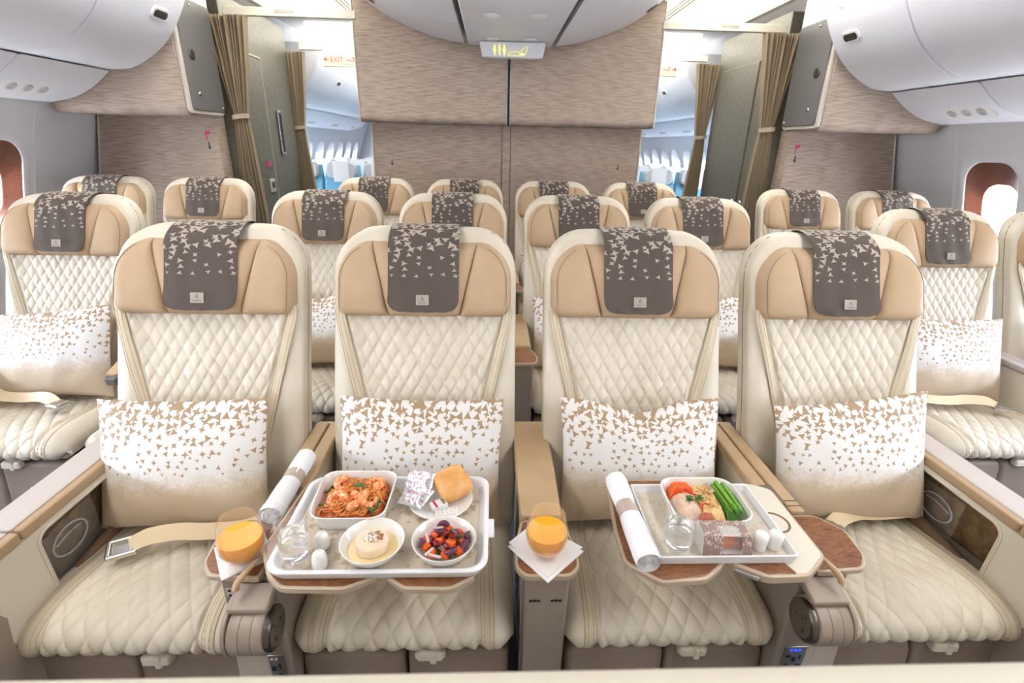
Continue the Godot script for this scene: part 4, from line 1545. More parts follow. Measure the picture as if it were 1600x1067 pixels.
func hinge_console(s: float, row_z: float, full: bool, label: String) -> Node3D:
	var root := thing("seat_console", label, "console", Vector3(s * 0.58, 0, row_z), 0.0, "consoles between the seats")
	var mb := MB.new()
	mb.box(Vector3(0, 0.345, 0.285), Vector3(0.066, 0.51, 0.42), 0.006)
	put(root, "side_panel", mb, M.console_cream)
	for k in [-1.0, 1.0]:
		mb = MB.new()
		mb.box(Vector3(k * 0.0205, 0.616, 0.285), Vector3(0.039, 0.030, 0.40), 0.006)
		put(root, "armrest_slat", mb, M.armrest_tan)
	mb = MB.new()
	mb.box(Vector3(0, 0.606, 0.077), Vector3(0.082, 0.03, 0.014), 0.003)
	put(root, "end_cap", mb, M.console_cream)
	var o := leaf(root, "side_table", lx(0.0, s, [Vector2(-0.035, 0.489), Vector2(0.058, 0.489), Vector2(0.10, 0.54), Vector2(0.092, 0.615), Vector2(0.066, 0.648), Vector2(-0.035, 0.656)]), 0.622)
	# post
	mb = MB.new()
	var lo := []
	for q in [[0.0, 0.044, 0.53, 0.64], [0.35, 0.042, 0.52, 0.645], [0.585, 0.034, 0.51, 0.64], [0.606, 0.034, 0.51, 0.635]]:
		var l := PackedVector3Array()
		for p in rrect(q[1] * 2.0, q[3] - q[2], 0.010, 3): l.append(Vector3(p.x - s * 0.018, q[0], (q[2] + q[3]) * 0.5 - p.y))
		lo.append(l)
	mb.loft(lo)
	var post := put(root, "post", mb, M.console_taupe)
	mb = MB.new()
	mb.box(Vector3(s * 0.038, 0.535, 0.575), Vector3(0.05, 0.14, 0.10), 0.008)
	put(root, "table_bracket", mb, M.console_taupe)
	if not full: return root
	mb = MB.new()
	mb.box(Vector3(s * 0.045, 0.555, 0.6255), Vector3(0.014, 0.022, 0.003), 0.001)
	var jk := put(root, "headphone_socket", mb, M.sign_white)
	mb = MB.new()
	for k in [-0.006, 0.006]: mb.box(Vector3(s * 0.045, 0.555 + k, 0.6275), Vector3(0.006, 0.005, 0.002), 0.0008)
	put(jk, "socket_hole", mb, M.gap_black)
	# power outlet
	mb = MB.new()
	mb.box(Vector3(-s * 0.022, 0.36, 0.646), Vector3(0.052, 0.085, 0.004), 0.0015)
	var po := put(root, "power_outlet", mb, M.silver)
	mb = MB.new()
	for q in [[0, 0.365, 0.008, 0.012], [-0.013, 0.348, 0.010, 0.004], [0.013, 0.348, 0.010, 0.004], [-0.013, 0.375, 0.010, 0.004], [0.013, 0.372, 0.004, 0.012], [0.0, 0.335, 0.014, 0.005]]:
		mb.box(Vector3(-s * 0.022 + q[0], q[1], 0.6485), Vector3(q[2], q[3], 0.002), 0.0006)
	put(po, "outlet_slot", mb, M.gap_black)
	mb = MB.new()
	for k in 3: mb.box(Vector3(-s * 0.022 - 0.010 + k * 0.009, 0.393, 0.6485), Vector3(0.006, 0.006, 0.002), 0.0008)
	put(po, "indicator_light", mb, M.socket_blue if s > 0 else M.sign_white)
	# drum hinge of the stowed screen arm
	var cx := s * -0.026
	mb = MB.new()
	mb.xf = Transform3D(Basis(BZ, PI / 2), Vector3(cx + 0.034, 0.535, 0.690))
	var prof := PackedVector2Array()
	for q in [[0.0003, 0.0], [0.042, 0.0], [0.0455, 0.003], [0.0455, 0.020], [0.0440, 0.0205], [0.0440, 0.0215], [0.0455, 0.022], [0.0455, 0.042], [0.0440, 0.0425], [0.0440, 0.0435], [0.0455, 0.044], [0.0455, 0.063], [0.042, 0.066], [0.0003, 0.066]]: prof.append(Vector2(q[0], q[1]))
	mb.lathe(prof, 36)
	var drum := put(root, "arm_hinge_drum", mb, M.console_taupe)
	mb = MB.new()
	var inward := -s
	mb.xf = Transform3D(Basis(BZ, -inward * PI / 2), Vector3(cx + inward * 0.033, 0.535, 0.690))
	mb.lathe(PackedVector2Array([Vector2(0.041, 0.0), Vector2(0.041, 0.008), Vector2(0.037, 0.012), Vector2(0.030, 0.0125), Vector2(0.012, 0.010), Vector2(0.0005, 0.010)]), 32)
	for k in 3: mb.ball(Vector3(0.020 * cos(TAU * k / 3.0 + 0.5), 0.0115, 0.020 * sin(TAU * k / 3.0 + 0.5)), Vector3(0.0035, 0.002, 0.0035), 8, 5)
	put(drum, "hinge_disc", mb, M.dark_metal)
	mb = MB.new()
	var yoke := PackedVector2Array([Vector2(0.640, 0.588), Vector2(0.672, 0.597), Vector2(0.725, 0.575), Vector2(0.738, 0.535), Vector2(0.725, 0.497), Vector2(0.69, 0.488), Vector2(0.655, 0.50), Vector2(0.640, 0.54)])
	for k in [-1.0, 1.0]:
		if k == inward: continue
		mb.prism(rpoly(Array(yoke), 0.02, 4), cx + k * 0.037 - 0.004, cx + k * 0.037 + 0.004, 0.002, BZ, Vector3.UP, Vector3.RIGHT)
	mb.xf = Transform3D(Basis(Vector3.RIGHT, 0.25), Vector3(cx, 0.592, 0.672))
	mb.box(Vector3.ZERO, Vector3(0.080, 0.016, 0.060), 0.007)
	put(root, "hinge_yoke", mb, M.console_taupe)
	mb = MB.new()
	lo = []
	for q in [[0.03, 0.675, 0.034], [0.40, 0.690, 0.029], [0.50, 0.690, 0.026]]:
		var l := PackedVector3Array()
		for p in rrect(q[2] * 2.0, 0.018, 0.006, 3): l.append(Vector3(cx + s * 0.004 + p.x, q[0], q[1] + 0.018 - p.y))
		lo.append(l)
	mb.loft(lo)
	put(root, "screen_arm", mb, M.arm_grey)
	# lever that holds the tray table up, and the hinge plates set into the armrest
	mb = MB.new()
	mb.tube(spline([Vector3(-s * 0.026, 0.645, 0.632), Vector3(-s * 0.016, 0.640, 0.652), Vector3(-s * 0.004, 0.630, 0.674), Vector3(-s * 0.002, 0.618, 0.680)], 4), [0.0045, 0.0045, 0.0045, 0.005, 0.005, 0.0055, 0.006, 0.006, 0.006, 0.0062, 0.0064, 0.0064, 0.0055], 8)
	put(root, "table_lever", mb, M.armrest_tan)
	mb = MB.new()
	mb.box(Vector3(-s * 0.012, 0.6325, 0.43), Vector3(0.03, 0.004, 0.07), 0.0015)
	for k in 2: mb.box(Vector3(s * 0.02, 0.6322, 0.452 + 0.018 * k), Vector3(0.034, 0.002, 0.003), 0.0008)
	mb.box(Vector3(-s * 0.030, 0.635, 0.462), Vector3(0.012, 0.012, 0.018), 0.003)
	put(root, "table_hinge", mb, M.piping_dark)
	return root

func centre_console(row_z: float, label: String, full: bool) -> void:
	var root := thing("centre_console", label, "console", Vector3(0.007, 0, row_z), 0.0, "consoles between the seats")
	var mb := MB.new()
	mb.box(Vector3(0, 0.345, 0.29), Vector3(0.072, 0.51, 0.42), 0.006)
	put(root, "side_panel", mb, M.console_cream)
	mb = MB.new()
	mb.prism(rpoly([Vector2(-0.052, 0.085), Vector2(0.052, 0.085), Vector2(0.047, 0.497), Vector2(-0.047, 0.497)], 0.014, 4), 0.60, 0.632, 0.005, Vector3.RIGHT, BZ, Vector3.UP)
	put(root, "armrest_pad", mb, M.armrest_tan)
	leaf(root, "side_table", [Vector2(-0.047, 0.500), Vector2(0.047, 0.500), Vector2(0.068, 0.585), Vector2(0.066, 0.635), Vector2(0.045, 0.658), Vector2(-0.045, 0.658), Vector2(-0.064, 0.635), Vector2(-0.063, 0.58)], 0.622)
	mb = MB.new()
	var lo := []
	for q in [[0.0, 0.042], [0.3, 0.045], [0.6, 0.049], [0.607, 0.049]]:
		var l := PackedVector3Array()
		for p in rrect(q[1] * 2.0, 0.13, 0.012, 3): l.append(Vector3(p.x, q[0], 0.572 - p.y))
		lo.append(l)
	mb.loft(lo)
	var fp := put(root, "front_post", mb, M.console_taupe)
	mb = MB.new()
	mb.box(Vector3(-0.0475, 0.33, 0.630), Vector3(0.005, 0.52, 0.012), 0.002)
	put(root, "edge_strip", mb, M.silver)
	if not full: return
	for x in [-0.022, 0.022]:
		mb = MB.new()
		for k in [-0.008, 0.008]: mb.box(Vector3(x + k, 0.535, 0.638), Vector3(0.007, 0.005, 0.003), 0.001)
		mb.box(Vector3(x, 0.535, 0.6375), Vector3(0.008, 0.006, 0.002), 0.0008)
		put(root, "headphone_socket", mb, M.gap_black)

func outer_console(s: float, row_z: float, label: String, full: bool) -> void:
	var root := thing("outer_console", label, "console", Vector3(s * 1.075, 0, row_z), 0.0, "outer consoles at the aisles")
	# inner wall with its pocket window, drawn in (z, y)
	var wall := CSGPolygon3D.new()
	wall.name = "side_panel"
	wall.polygon = PackedVector2Array([Vector2(0.02, 0.10), Vector2(0.50, 0.10), Vector2(0.60, 0.36), Vector2(0.64, 0.44), Vector2(0.632, 0.50), Vector2(0.66, 0.56), Vector2(0.80, 0.585), Vector2(0.80, 0.617), Vector2(0.02, 0.617)])
	wall.depth = 0.016
	wall.material = M.console_cream
	wall.rotation.y = -PI / 2
	wall.position.x = -0.008
	if full:
		var hole := CSGPolygon3D.new()
		hole.name = "pocket_opening"
		hole.operation = CSGShape3D.OPERATION_SUBTRACTION
		hole.polygon = rpoly([Vector2(0.17, 0.602), Vector2(0.503, 0.602), Vector2(0.518, 0.588), Vector2(0.512, 0.42), Vector2(0.17, 0.42)], 0.012, 4)
		hole.depth = 0.1
		hole.position.z = 0.05
		hole.material = M.console_cream
		wall.add_child(hole)
	root.add_child(wall)
	var mb := MB.new()
	mb.box(Vector3(s * 0.080, 0.36, 0.36), Vector3(0.012, 0.52, 0.70), 0.003)
	mb.box(Vector3(s * 0.045, 0.25, 0.28), Vector3(0.07, 0.28, 0.50), 0.003)
	put(root, "outer_panel", mb, M.console_taupe)
	# ledge: pale top and a tan band along its inner edge, in two lengths
	for q in [[0.02, 0.545], [0.548, 0.80]]:
		mb = MB.new()
		mb.box(Vector3(s * 0.052, 0.633, (q[0] + q[1]) * 0.5), Vector3(0.076, 0.022, q[1] - q[0]), 0.006)
		put(root, "ledge", mb, M.ledge)
		mb = MB.new()
		mb.box(Vector3(s * 0.004, 0.629, (q[0] + q[1]) * 0.5), Vector3(0.022, 0.026, q[1] - q[0]), 0.005)
		put(root, "ledge_band", mb, M.band_tan)
	if not full: return
	mb = MB.new()
	mb.prism(PackedVector2Array([Vector2(0.60, 0.05), Vector2(0.60, 0.36), Vector2(0.638, 0.44), Vector2(0.630, 0.50), Vector2(0.66, 0.555), Vector2(0.80, 0.58), Vector2(0.80, 0.05)]), -0.010 + 0.0, 0.010, 0.003, BZ, Vector3.UP, Vector3.RIGHT)
	put(root, "front_shield", mb, M.console_taupe)
	# rim, dark pocket and its lip
	var rim := rpoly([Vector2(0.16, 0.608), Vector2(0.507, 0.608), Vector2(0.526, 0.590), Vector2(0.520, 0.41)], 0.012, 4)
	var path := PackedVector3Array()
	for p in rim: path.append(Vector3(-s * 0.0085, p.y, p.x))
	mb = MB.new()
	mb.tube(path, 0.0035, 6)
	put(root, "pocket_rim", mb, M.console_cream)
	mb = MB.new()
	mb.box(Vector3(s * 0.066, 0.51, 0.33), Vector3(0.004, 0.19, 0.37), 0.001)
	put(root, "pocket_back", mb, M.console_taupe)
	mb = MB.new()
	mb.xf = Transform3D(Basis(Vector3.RIGHT, 0.10), Vector3(-s * 0.003, 0.452, 0.345))
	mb.box(Vector3.ZERO, Vector3(0.016, 0.044, 0.345), 0.003)
	put(root, "pocket_lip", mb, M.brown_lip)

func pocket_things(s: float) -> void:
	var c := s * 1.075
	var mb := MB.new()
	mb.xf = Transform3D(Basis(Vector3.RIGHT, 0.12 if s < 0 else -0.1), Vector3(c + s * 0.050, 0.525, 0.33 if s < 0 else 0.36))
	mb.surf(26, 18, func(u: float, w: float) -> Vector3:
		var a := u * 2.0 - 1.0
		var b := w * 2.0 - 1.0
		var f := pow(maxf(0.0, (1.0 - pow(absf(a), 4.0)) * (1.0 - pow(absf(b), 4.0))), 0.5)
		return Vector3(-s * f * (0.012 + 0.003 * sin(a * 9.0 + b * 5.0)), b * 0.082, a * 0.13 * s))
	var kit := single("amenity_pack", mb, M.kraft, "brown paper pack in the seat side pocket by the " + ("open belt buckle" if s < 0 else "bare wooden table"), "pack", Vector3.ZERO, "things in the side pockets")
	var hs := thing("headset_bag", "clear plastic bag with a headset in the seat side pocket by the " + ("open belt buckle" if s < 0 else "bare wooden table"), "bag", Vector3(c + s * 0.026, 0.51, 0.42 if s < 0 else 0.33), 0.0, "things in the side pockets")
	mb = MB.new()
	var nz := FastNoiseLite.new()
	nz.seed = 7
	nz.frequency = 18.0
	mb.surf(34, 22, func(u: float, w: float) -> Vector3:
		var a := u * 2.0 - 1.0
		var b := w * 2.0 - 1.0
		return Vector3(-s * (0.008 + 0.007 * nz.get_noise_2d(a * 0.3, b * 0.2)), b * 0.062 + 0.006 * a, a * 0.075 * s))
	put(hs, "plastic_film", mb, M.wrap)
	mb = MB.new()
	var oct := []
	for k in 8: oct.append(Vector3(0.0, 0.034 * sin(TAU * (k + 0.3) / 8.0), 0.050 * cos(TAU * (k + 0.3) / 8.0)))
	mb.tube(spline(oct, 3, true), 0.0022, 6, false, true)
	mb.tube(spline([Vector3(0, 0.012, -0.035), Vector3(-s * 0.004, 0.018, 0.0), Vector3(0, 0.008, 0.04)], 5), 0.0018, 6)
	put(hs, "headset_band", mb, M.wall_grey)

func tray_tables() -> void:
	var root := thing("tray_table", "folding wooden tray table under the white tray of shrimp pasta", "tray table", Vector3.ZERO, 0.0, "folding tray tables")
	leaf(root, "table_leaf", [Vector2(-0.530, 0.415), Vector2(-0.550, 0.62), Vector2(-0.512, 0.688), Vector2(-0.478, 0.716), Vector2(-0.365, 0.720), Vector2(-0.304, 0.690), Vector2(-0.304, 0.415)], 0.662)
	leaf(root, "table_leaf", [Vector2(-0.300, 0.415), Vector2(-0.300, 0.690), Vector2(-0.262, 0.720), Vector2(-0.176, 0.723), Vector2(-0.134, 0.696), Vector2(-0.125, 0.62), Vector2(-0.125, 0.415)], 0.662)
	var mb := MB.new()
	mb.box(Vector3(-0.545, 0.640, 0.50), Vector3(0.035, 0.014, 0.12), 0.004)
	put(root, "support_arm", mb, M.console_taupe)
	root = thing("tray_table", "folding tray table with a cream leaf and cup ring under the asparagus meal", "tray table", Vector3.ZERO, 0.0, "folding tray tables")
	leaf(root, "table_leaf", [Vector2(0.168, 0.41), Vector2(0.150, 0.58), Vector2(0.149, 0.664), Vector2(0.208, 0.714), Vector2(0.295, 0.707), Vector2(0.346, 0.668), Vector2(0.346, 0.41)], 0.662)
	var o := leaf(root, "table_leaf", [Vector2(0.352, 0.424), Vector2(0.352, 0.668), Vector2(0.411, 0.705), Vector2(0.492, 0.702), Vector2(0.552, 0.654), Vector2(0.552, 0.448), Vector2(0.512, 0.424)], 0.662, 0.018, false)
	mb = MB.new()
	mb.prism(rpoly([Vector2(0.358, 0.652), Vector2(0.362, 0.667), Vector2(0.413, 0.698), Vector2(0.470, 0.697), Vector2(0.452, 0.652)], 0.004, 2), 0.6615, 0.6632, 0.0003, Vector3.RIGHT, BZ, Vector3.UP)
	put(o, "wood_inlay", mb, M.wood)
	mb = MB.new()
	mb.xf = Transform3D(Basis(), Vector3(0.498, 0.6625, 0.560))
	mb.lathe(PackedVector2Array([Vector2(0.032, 0.0), Vector2(0.032, 0.0012), Vector2(0.029, 0.0015), Vector2(0.027, 0.0003), Vector2(0.027, 0.0)]), 36)
	put(o, "cup_ring", mb, M.brown_lip)
	mb = MB.new()
	mb.xf = Transform3D(Basis(Vector3.UP, -0.55), Vector3(0.379, 0.653, 0.690))
	mb.box(Vector3.ZERO, Vector3(0.045, 0.010, 0.006), 0.003)
	put(root, "catch", mb, M.silver)
	mb = MB.new()
	mb.box(Vector3(0.552, 0.636, 0.50), Vector3(0.035, 0.014, 0.12), 0.004)
	put(root, "support_arm", mb, M.console_taupe)

func build_consoles() -> void:
	var where := ["in the first centre row", "in the second centre row", "in the last centre row"]
	for r in 3:
		var z := -r * ROW_PITCH
		var full: bool = r == 0
		hinge_console(-1.0, z, full, "twin slat armrest console " + ("beside the shrimp pasta tray, with hinge drum" if full else where[r] + ", in line with the shrimp pasta tray"))
		hinge_console(1.0, z, full, "twin slat armrest console " + ("beside the asparagus tray, with blue socket light" if full else where[r] + ", in line with the asparagus tray"))
		centre_console(z, "single pad console with wooden front table " + (where[r] + (" under a juice glass" if full else "")), full)
		outer_console(-1.0, z, "outer aisle console with a pale ledge " + where[r] + ", lavatory side", full)
		outer_console(1.0, z, "outer aisle console with a pale ledge " + where[r] + ", galley side", full)
	pocket_things(-1.0)
	pocket_things(1.0)
	tray_tables()
	# side rows: slim lift-up armrests and fixed consoles between the two places
	for z in [-0.70, -1.72]:
		for s in [-1.0, 1.0]:
			var tail: String = "side row %s, %s" % ["away from bulkhead" if z > -1.0 else "against bulkhead", "lavatory side" if s < 0 else "galley side"]
			var seat: Node3D = side_seats["%.2f %.2f" % [s * 1.77, z]]
			var dx: float = -s * 0.295
			var mb := MB.new()
			mb.xf = Transform3D(Basis(Vector3.RIGHT, 0.30), Vector3(dx, 0.595, 0.25))
			mb.box(Vector3(0, 0, 0), Vector3(0.040, 0.040, 0.24), 0.008)
			mb.box(Vector3(0, -0.09, -0.13), Vector3(0.035, 0.26, 0.05), 0.008)
			var arm := put(seat, "aisle_armrest", mb, M.console_cream)
			mb = MB.new()
			mb.xf = Transform3D(Basis(Vector3.RIGHT, 0.30), Vector3(dx, 0.625, 0.26))
			mb.box(Vector3(0, 0.010, 0), Vector3(0.045, 0.028, 0.30), 0.008)
			put(arm, "arm_pad", mb, M.armrest_tan)
			mb = MB.new()
			mb.xf = Transform3D(Basis(Vector3.RIGHT, 0.30), Vector3(dx, 0.625, 0.26))
			mb.box(Vector3(0, -0.004, 0.158), Vector3(0.047, 0.040, 0.026), 0.010)
			put(arm, "end_cap", mb, M.door_grey)
			mb = MB.new()
			mb.box(Vector3(dx, 0.39, 0.36), Vector3(0.07, 0.10, 0.46), 0.03)
			var bol := put(seat, "side_bolster", mb, M.console_cream)
			mb = MB.new()
			mb.box(Vector3(dx, 0.165, 0.30), Vector3(0.05, 0.33, 0.36), 0.01)
			put(bol, "bolster_stand", mb, M.taupe)
			# console between aisle and window places
			var root := thing("pair_console", "pale console between the two seats, " + tail, "console", Vector3(s * 2.058, 0, z), 0.0, "consoles between side seats")
			mb = MB.new()
			mb.box(Vector3(0, 0.34, 0.32), Vector3(0.07, 0.50, 0.56), 0.008)
			put(root, "side_panel", mb, M.console_cream)
			for k in [-1.0, 1.0]:
				mb = MB.new()
				mb.box(Vector3(k * 0.021, 0.603, 0.32), Vector3(0.040, 0.026, 0.56), 0.006)
				put(root, "armrest_slat", mb, M.ledge)

# ---------------------------------------------------------------- the two meals
func loop_at(poly: PackedVector2Array, y: float, grow := 0.0) -> PackedVector3Array:     # outline (x, z) as a loop seen from above
	var out := PackedVector3Array()
	var c := Vector2.ZERO
	for p in poly: c += p
	c /= poly.size()
	var hx := 0.0
	var hy := 0.0
	for p in poly:
		hx = maxf(hx, absf(p.x - c.x)); hy = maxf(hy, absf(p.y - c.y))
	for p in poly:
		var d := p - c
		out.append(Vector3(c.x + d.x * (1.0 + grow / hx), y, c.y - d.y * (1.0 + grow / hy)))
	return out

func dish(poly: PackedVector2Array, base: float, rim: float, inset: float, wall := 0.004) -> MB:
	var mb := MB.new()
	var h := rim - base
	mb.loft([loop_at(poly, base, -inset), loop_at(poly, base + 0.002, -inset + 0.003), loop_at(poly, base + h * 0.5, -inset * 0.35), loop_at(poly, rim - 0.003, -0.002), loop_at(poly, rim - 0.001, 0.0), loop_at(poly, rim, -0.0015),
		loop_at(poly, rim - 0.001, -wall), loop_at(poly, base + h * 0.5, -inset * 0.35 - wall), loop_at(poly, base + 0.008, -inset - 0.001), loop_at(poly, base + 0.005, -inset - 0.006)], true, true)
	return mb

func bowl(r: float, h: float, foot: float) -> MB:
	var mb := MB.new()
	var p := PackedVector2Array([Vector2(0.0003, 0.0), Vector2(foot, 0.0), Vector2(foot + 0.001, 0.002), Vector2(lerpf(foot, r, 0.45), h * 0.22), Vector2(lerpf(foot, r, 0.8), h * 0.58), Vector2(r - 0.001, h - 0.002), Vector2(r, h - 0.0006), Vector2(r - 0.0008, h), Vector2(r - 0.003, h - 0.001), Vector2(lerpf(foot, r, 0.8) - 0.003, h * 0.60), Vector2(lerpf(foot, r, 0.45) - 0.002, h * 0.27), Vector2(foot * 0.8, 0.0055), Vector2(0.0003, 0.005)])
	mb.lathe(p, 48)
	return mb

func tumbler(at: Vector3, label: String, tail: String) -> void:
	var g := thing("water_glass", label, "glass", at, 0.0, "water glasses")
	var mb := MB.new()
	mb.lathe(PackedVector2Array([Vector2(0.0003, 0.0), Vector2(0.0235, 0.0), Vector2(0.0255, 0.002), Vector2(0.0265, 0.02), Vector2(0.0290, 0.096), Vector2(0.0286, 0.0975), Vector2(0.0278, 0.0975), Vector2(0.0274, 0.096), Vector2(0.0250, 0.02), Vector2(0.0235, 0.010), Vector2(0.020, 0.0075), Vector2(0.0003, 0.007)]), 40)
	put(g, "glass_wall", mb, M.glass)
	var w := thing("water", "clear water in the tumbler " + tail, "water", at + Vector3(0, 0.0078, 0), 0.0, "water in the tumblers")
	mb = MB.new()
	mb.lathe(PackedVector2Array([Vector2(0.0003, 0.0), Vector2(0.0195, 0.0005), Vector2(0.0231, 0.003), Vector2(0.0246, 0.0125), Vector2(0.0262, 0.054), Vector2(0.0262, 0.054), Vector2(0.0003, 0.054)]), 40)
	put(w, "water_body", mb, M.water)

func juice(at: Vector3, label: String, tail: String) -> void:
	var g := thing("juice_glass", label, "glass", at, 0.0, "juice glasses")
	var mb := MB.new()
	var outer := [Vector2(0.0003, 0.0), Vector2(0.018, 0.0), Vector2(0.0215, 0.0015), Vector2(0.034, 0.016), Vector2(0.0415, 0.034), Vector2(0.0430, 0.048), Vector2(0.0405, 0.070), Vector2(0.0345, 0.098)]
	var p := PackedVector2Array(outer)
	p.append(Vector2(0.0340, 0.0988)); p.append(Vector2(0.0334, 0.098))
	for q in [Vector2(0.0392, 0.070), Vector2(0.0416, 0.048), Vector2(0.0401, 0.034), Vector2(0.0325, 0.0172), Vector2(0.0195, 0.0055), Vector2(0.0003, 0.0045)]: p.append(q)
	mb.lathe(p, 48)
	put(g, "glass_wall", mb, M.glass)
	var j := thing("orange_juice", "orange juice filling the stemless glass " + tail, "juice", at + Vector3(0, 0.0, 0), 0.0, "orange juice")
	mb = MB.new()
	mb.lathe(PackedVector2Array([Vector2(0.0003, 0.0049), Vector2(0.0190, 0.0060), Vector2(0.0320, 0.0176), Vector2(0.0396, 0.0342), Vector2(0.0411, 0.048), Vector2(0.0400, 0.0585), Vector2(0.0400, 0.0585), Vector2(0.0003, 0.0585)]), 48)
	put(j, "juice_body", mb, M.juice)

func paper_napkin(at: Vector3, pts: Array, label: String) -> void:
	var mb := MB.new()
	mb.prism(PackedVector2Array(pts), 0.0, 0.0022, 0.0005, Vector3.RIGHT, BZ, Vector3.UP)
	var m2 := PackedVector2Array()
	for p in pts: m2.append(p * 0.985 + Vector2(0.001, -0.0006))
	mb.prism(m2, 0.0022, 0.0040, 0.0005, Vector3.RIGHT, BZ, Vector3.UP)
	single("paper_napkin", mb, M.napkin, label, "napkin", at, "paper napkins")

func napkin_roll(a: Vector3, b: Vector3, r: float, band: float, label: String) -> Node3D:
	var root := thing("napkin_roll", label, "napkin", a, 0.0, "rolled napkins")
	var d := b - a
	var loops := []
	var n := 26
	var t := d.normalized()
	var side := t.cross(Vector3.UP).normalized()
	var up := side.cross(t)
	var nz := FastNoiseLite.new()
	nz.seed = 12
	nz.frequency = 2.0
	for i in n:
		var f := i / (n - 1.0)
		var pinch := 1.0 - 0.10 * exp(-pow((f - band) / 0.13, 2.0))
		if f < 0.02 or f > 0.98: pinch *= 0.96
		var l := PackedVector3Array()
		for k in 28:
			var g := TAU * k / 28.0
			var rr := r * pinch * (1.0 + 0.05 * nz.get_noise_3d(cos(g), sin(g), f * 3.0)) * (1.0 + 0.05 * exp(-pow(wrapf(g - 1.9 - f * 0.4, -PI, PI) / 0.12, 2.0)))
			var y := sin(g) * rr
			l.append(d * f + side * cos(g) * rr * 1.06 + up * maxf(y, -r * 0.93))
		loops.append(l)
	var mb := MB.new()
	mb.loft(loops, false, false)
	# spiral ends
	for e in 2:
		var f := float(e)
		var sp := PackedVector3Array()
		var turns := 46
		for ring in 2:
			for k in turns:
				var g := TAU * 3.0 * k / (turns - 1.0)
				var rr := r * 0.94 * (1.0 - 0.8 * k / (turns - 1.0))
				sp.append(d * f + side * cos(g) * rr + up * sin(g) * rr + t * ((0.0 if ring == 0 else (0.012 if e == 0 else -0.012))))
		mb.grid(sp, turns, 2)
		var l2 := PackedVector3Array()
		for p in loops[0 if e == 0 else n - 1]: l2.append(p + t * (0.006 if e == 0 else -0.006))
		mb.fan(l2, e == 0)
	put(root, "cloth", mb, M.napkin)
	mb = MB.new()
	loops = []
	for i in 5:
		var f := band - 0.075 + 0.15 * i / 4.0
		var l := PackedVector3Array()
		for k in 28:
			var g := TAU * k / 28.0
			var rr := r * 1.015 * (1.0 - 0.07 * exp(-pow((f - band) / 0.13, 2.0)))
			l.append(d * f + side * cos(g) * rr * 1.06 + up * maxf(sin(g) * rr, -r * 0.94))
		loops.append(l)
	mb.loft(loops, false, false)
	put(root, "paper_band", mb, M.napkin_band)
	return root

func shaker(at: Vector3, egg: bool, label: String) -> void:
	var mb := MB.new()
	if egg: mb.lathe(PackedVector2Array([Vector2(0.0003, 0.0), Vector2(0.011, 0.0), Vector2(0.0135, 0.003), Vector2(0.0142, 0.014), Vector2(0.0138, 0.022), Vector2(0.012, 0.029), Vector2(0.008, 0.0335), Vector2(0.004, 0.035), Vector2(0.0003, 0.0353)]), 24)
	else: mb.lathe(PackedVector2Array([Vector2(0.0003, 0.0), Vector2(0.0115, 0.0), Vector2(0.013, 0.002), Vector2(0.0128, 0.010), Vector2(0.0145, 0.024), Vector2(0.0148, 0.029), Vector2(0.0135, 0.035), Vector2(0.009, 0.039), Vector2(0.004, 0.0405), Vector2(0.0003, 0.0408)]), 24)
	var root := thing("shaker", label, "shaker", at, 0.0, "salt and pepper shakers")
	put(root, "body", mb, M.china)
	mb = MB.new()
	var top := 0.0353 if egg else 0.0408
	for k in 3: mb.ball(Vector3(0.003 * cos(k * 2.1), top - 0.0001, 0.003 * sin(k * 2.1)), Vector3(0.0007, 0.0004, 0.0007), 6, 4)
	put(root, "pouring_hole", mb, M.ink)

func shrimp_mesh() -> MB:
	var mb := MB.new()
	var path := PackedVector3Array()
	var rad := []
	for k in 22:
		var f := k / 21.0
		var a := -0.6 + f * 4.3
		var R := 0.0135 - 0.003 * f
		path.append(Vector3(R * cos(a), 0.002 * sin(f * 5.0), -R * sin(a)))
		rad.append((0.0082 - 0.0045 * f) * (1.0 + 0.09 * absf(sin(f * 22.0))) * (0.55 if k == 0 else 1.0))
	mb.tube(path, rad, 12)
	var tip := path[21]
	for k in [-1.0, 1.0]:
		mb.tube(PackedVector3Array([tip, tip + Vector3(0.003, 0.001, 0.004 + 0.002 * k), tip + Vector3(0.006, 0.001 + 0.001 * k, 0.004 * k + 0.005)]), [0.002, 0.0032, 0.0012], 6)
	return mb

func build_meals() -> void:
	var rng := RandomNumberGenerator.new()
	rng.seed = 77
	# drinks on the side tables
	paper_napkin(Vector3(0, 0.6228, 0), [Vector2(-0.668, 0.578), Vector2(-0.600, 0.540), Vector2(-0.545, 0.612), Vector2(-0.612, 0.662)], "white paper napkin under the juice glass beside the shrimp pasta tray")
	paper_napkin(Vector3(0, 0.6228, 0), [Vector2(-0.070, 0.582), Vector2(-0.010, 0.520), Vector2(0.086, 0.597), Vector2(0.004, 0.676)], "white paper napkin under the juice glass on the centre console")
	juice(Vector3(-0.590, 0.627, 0.612), "stemless glass of orange juice beside the shrimp pasta tray", "beside the shrimp pasta tray")
	juice(Vector3(0.007, 0.627, 0.602), "stemless glass of orange juice on the centre console", "on the centre console")
	meal_one(rng)
	meal_two(rng)

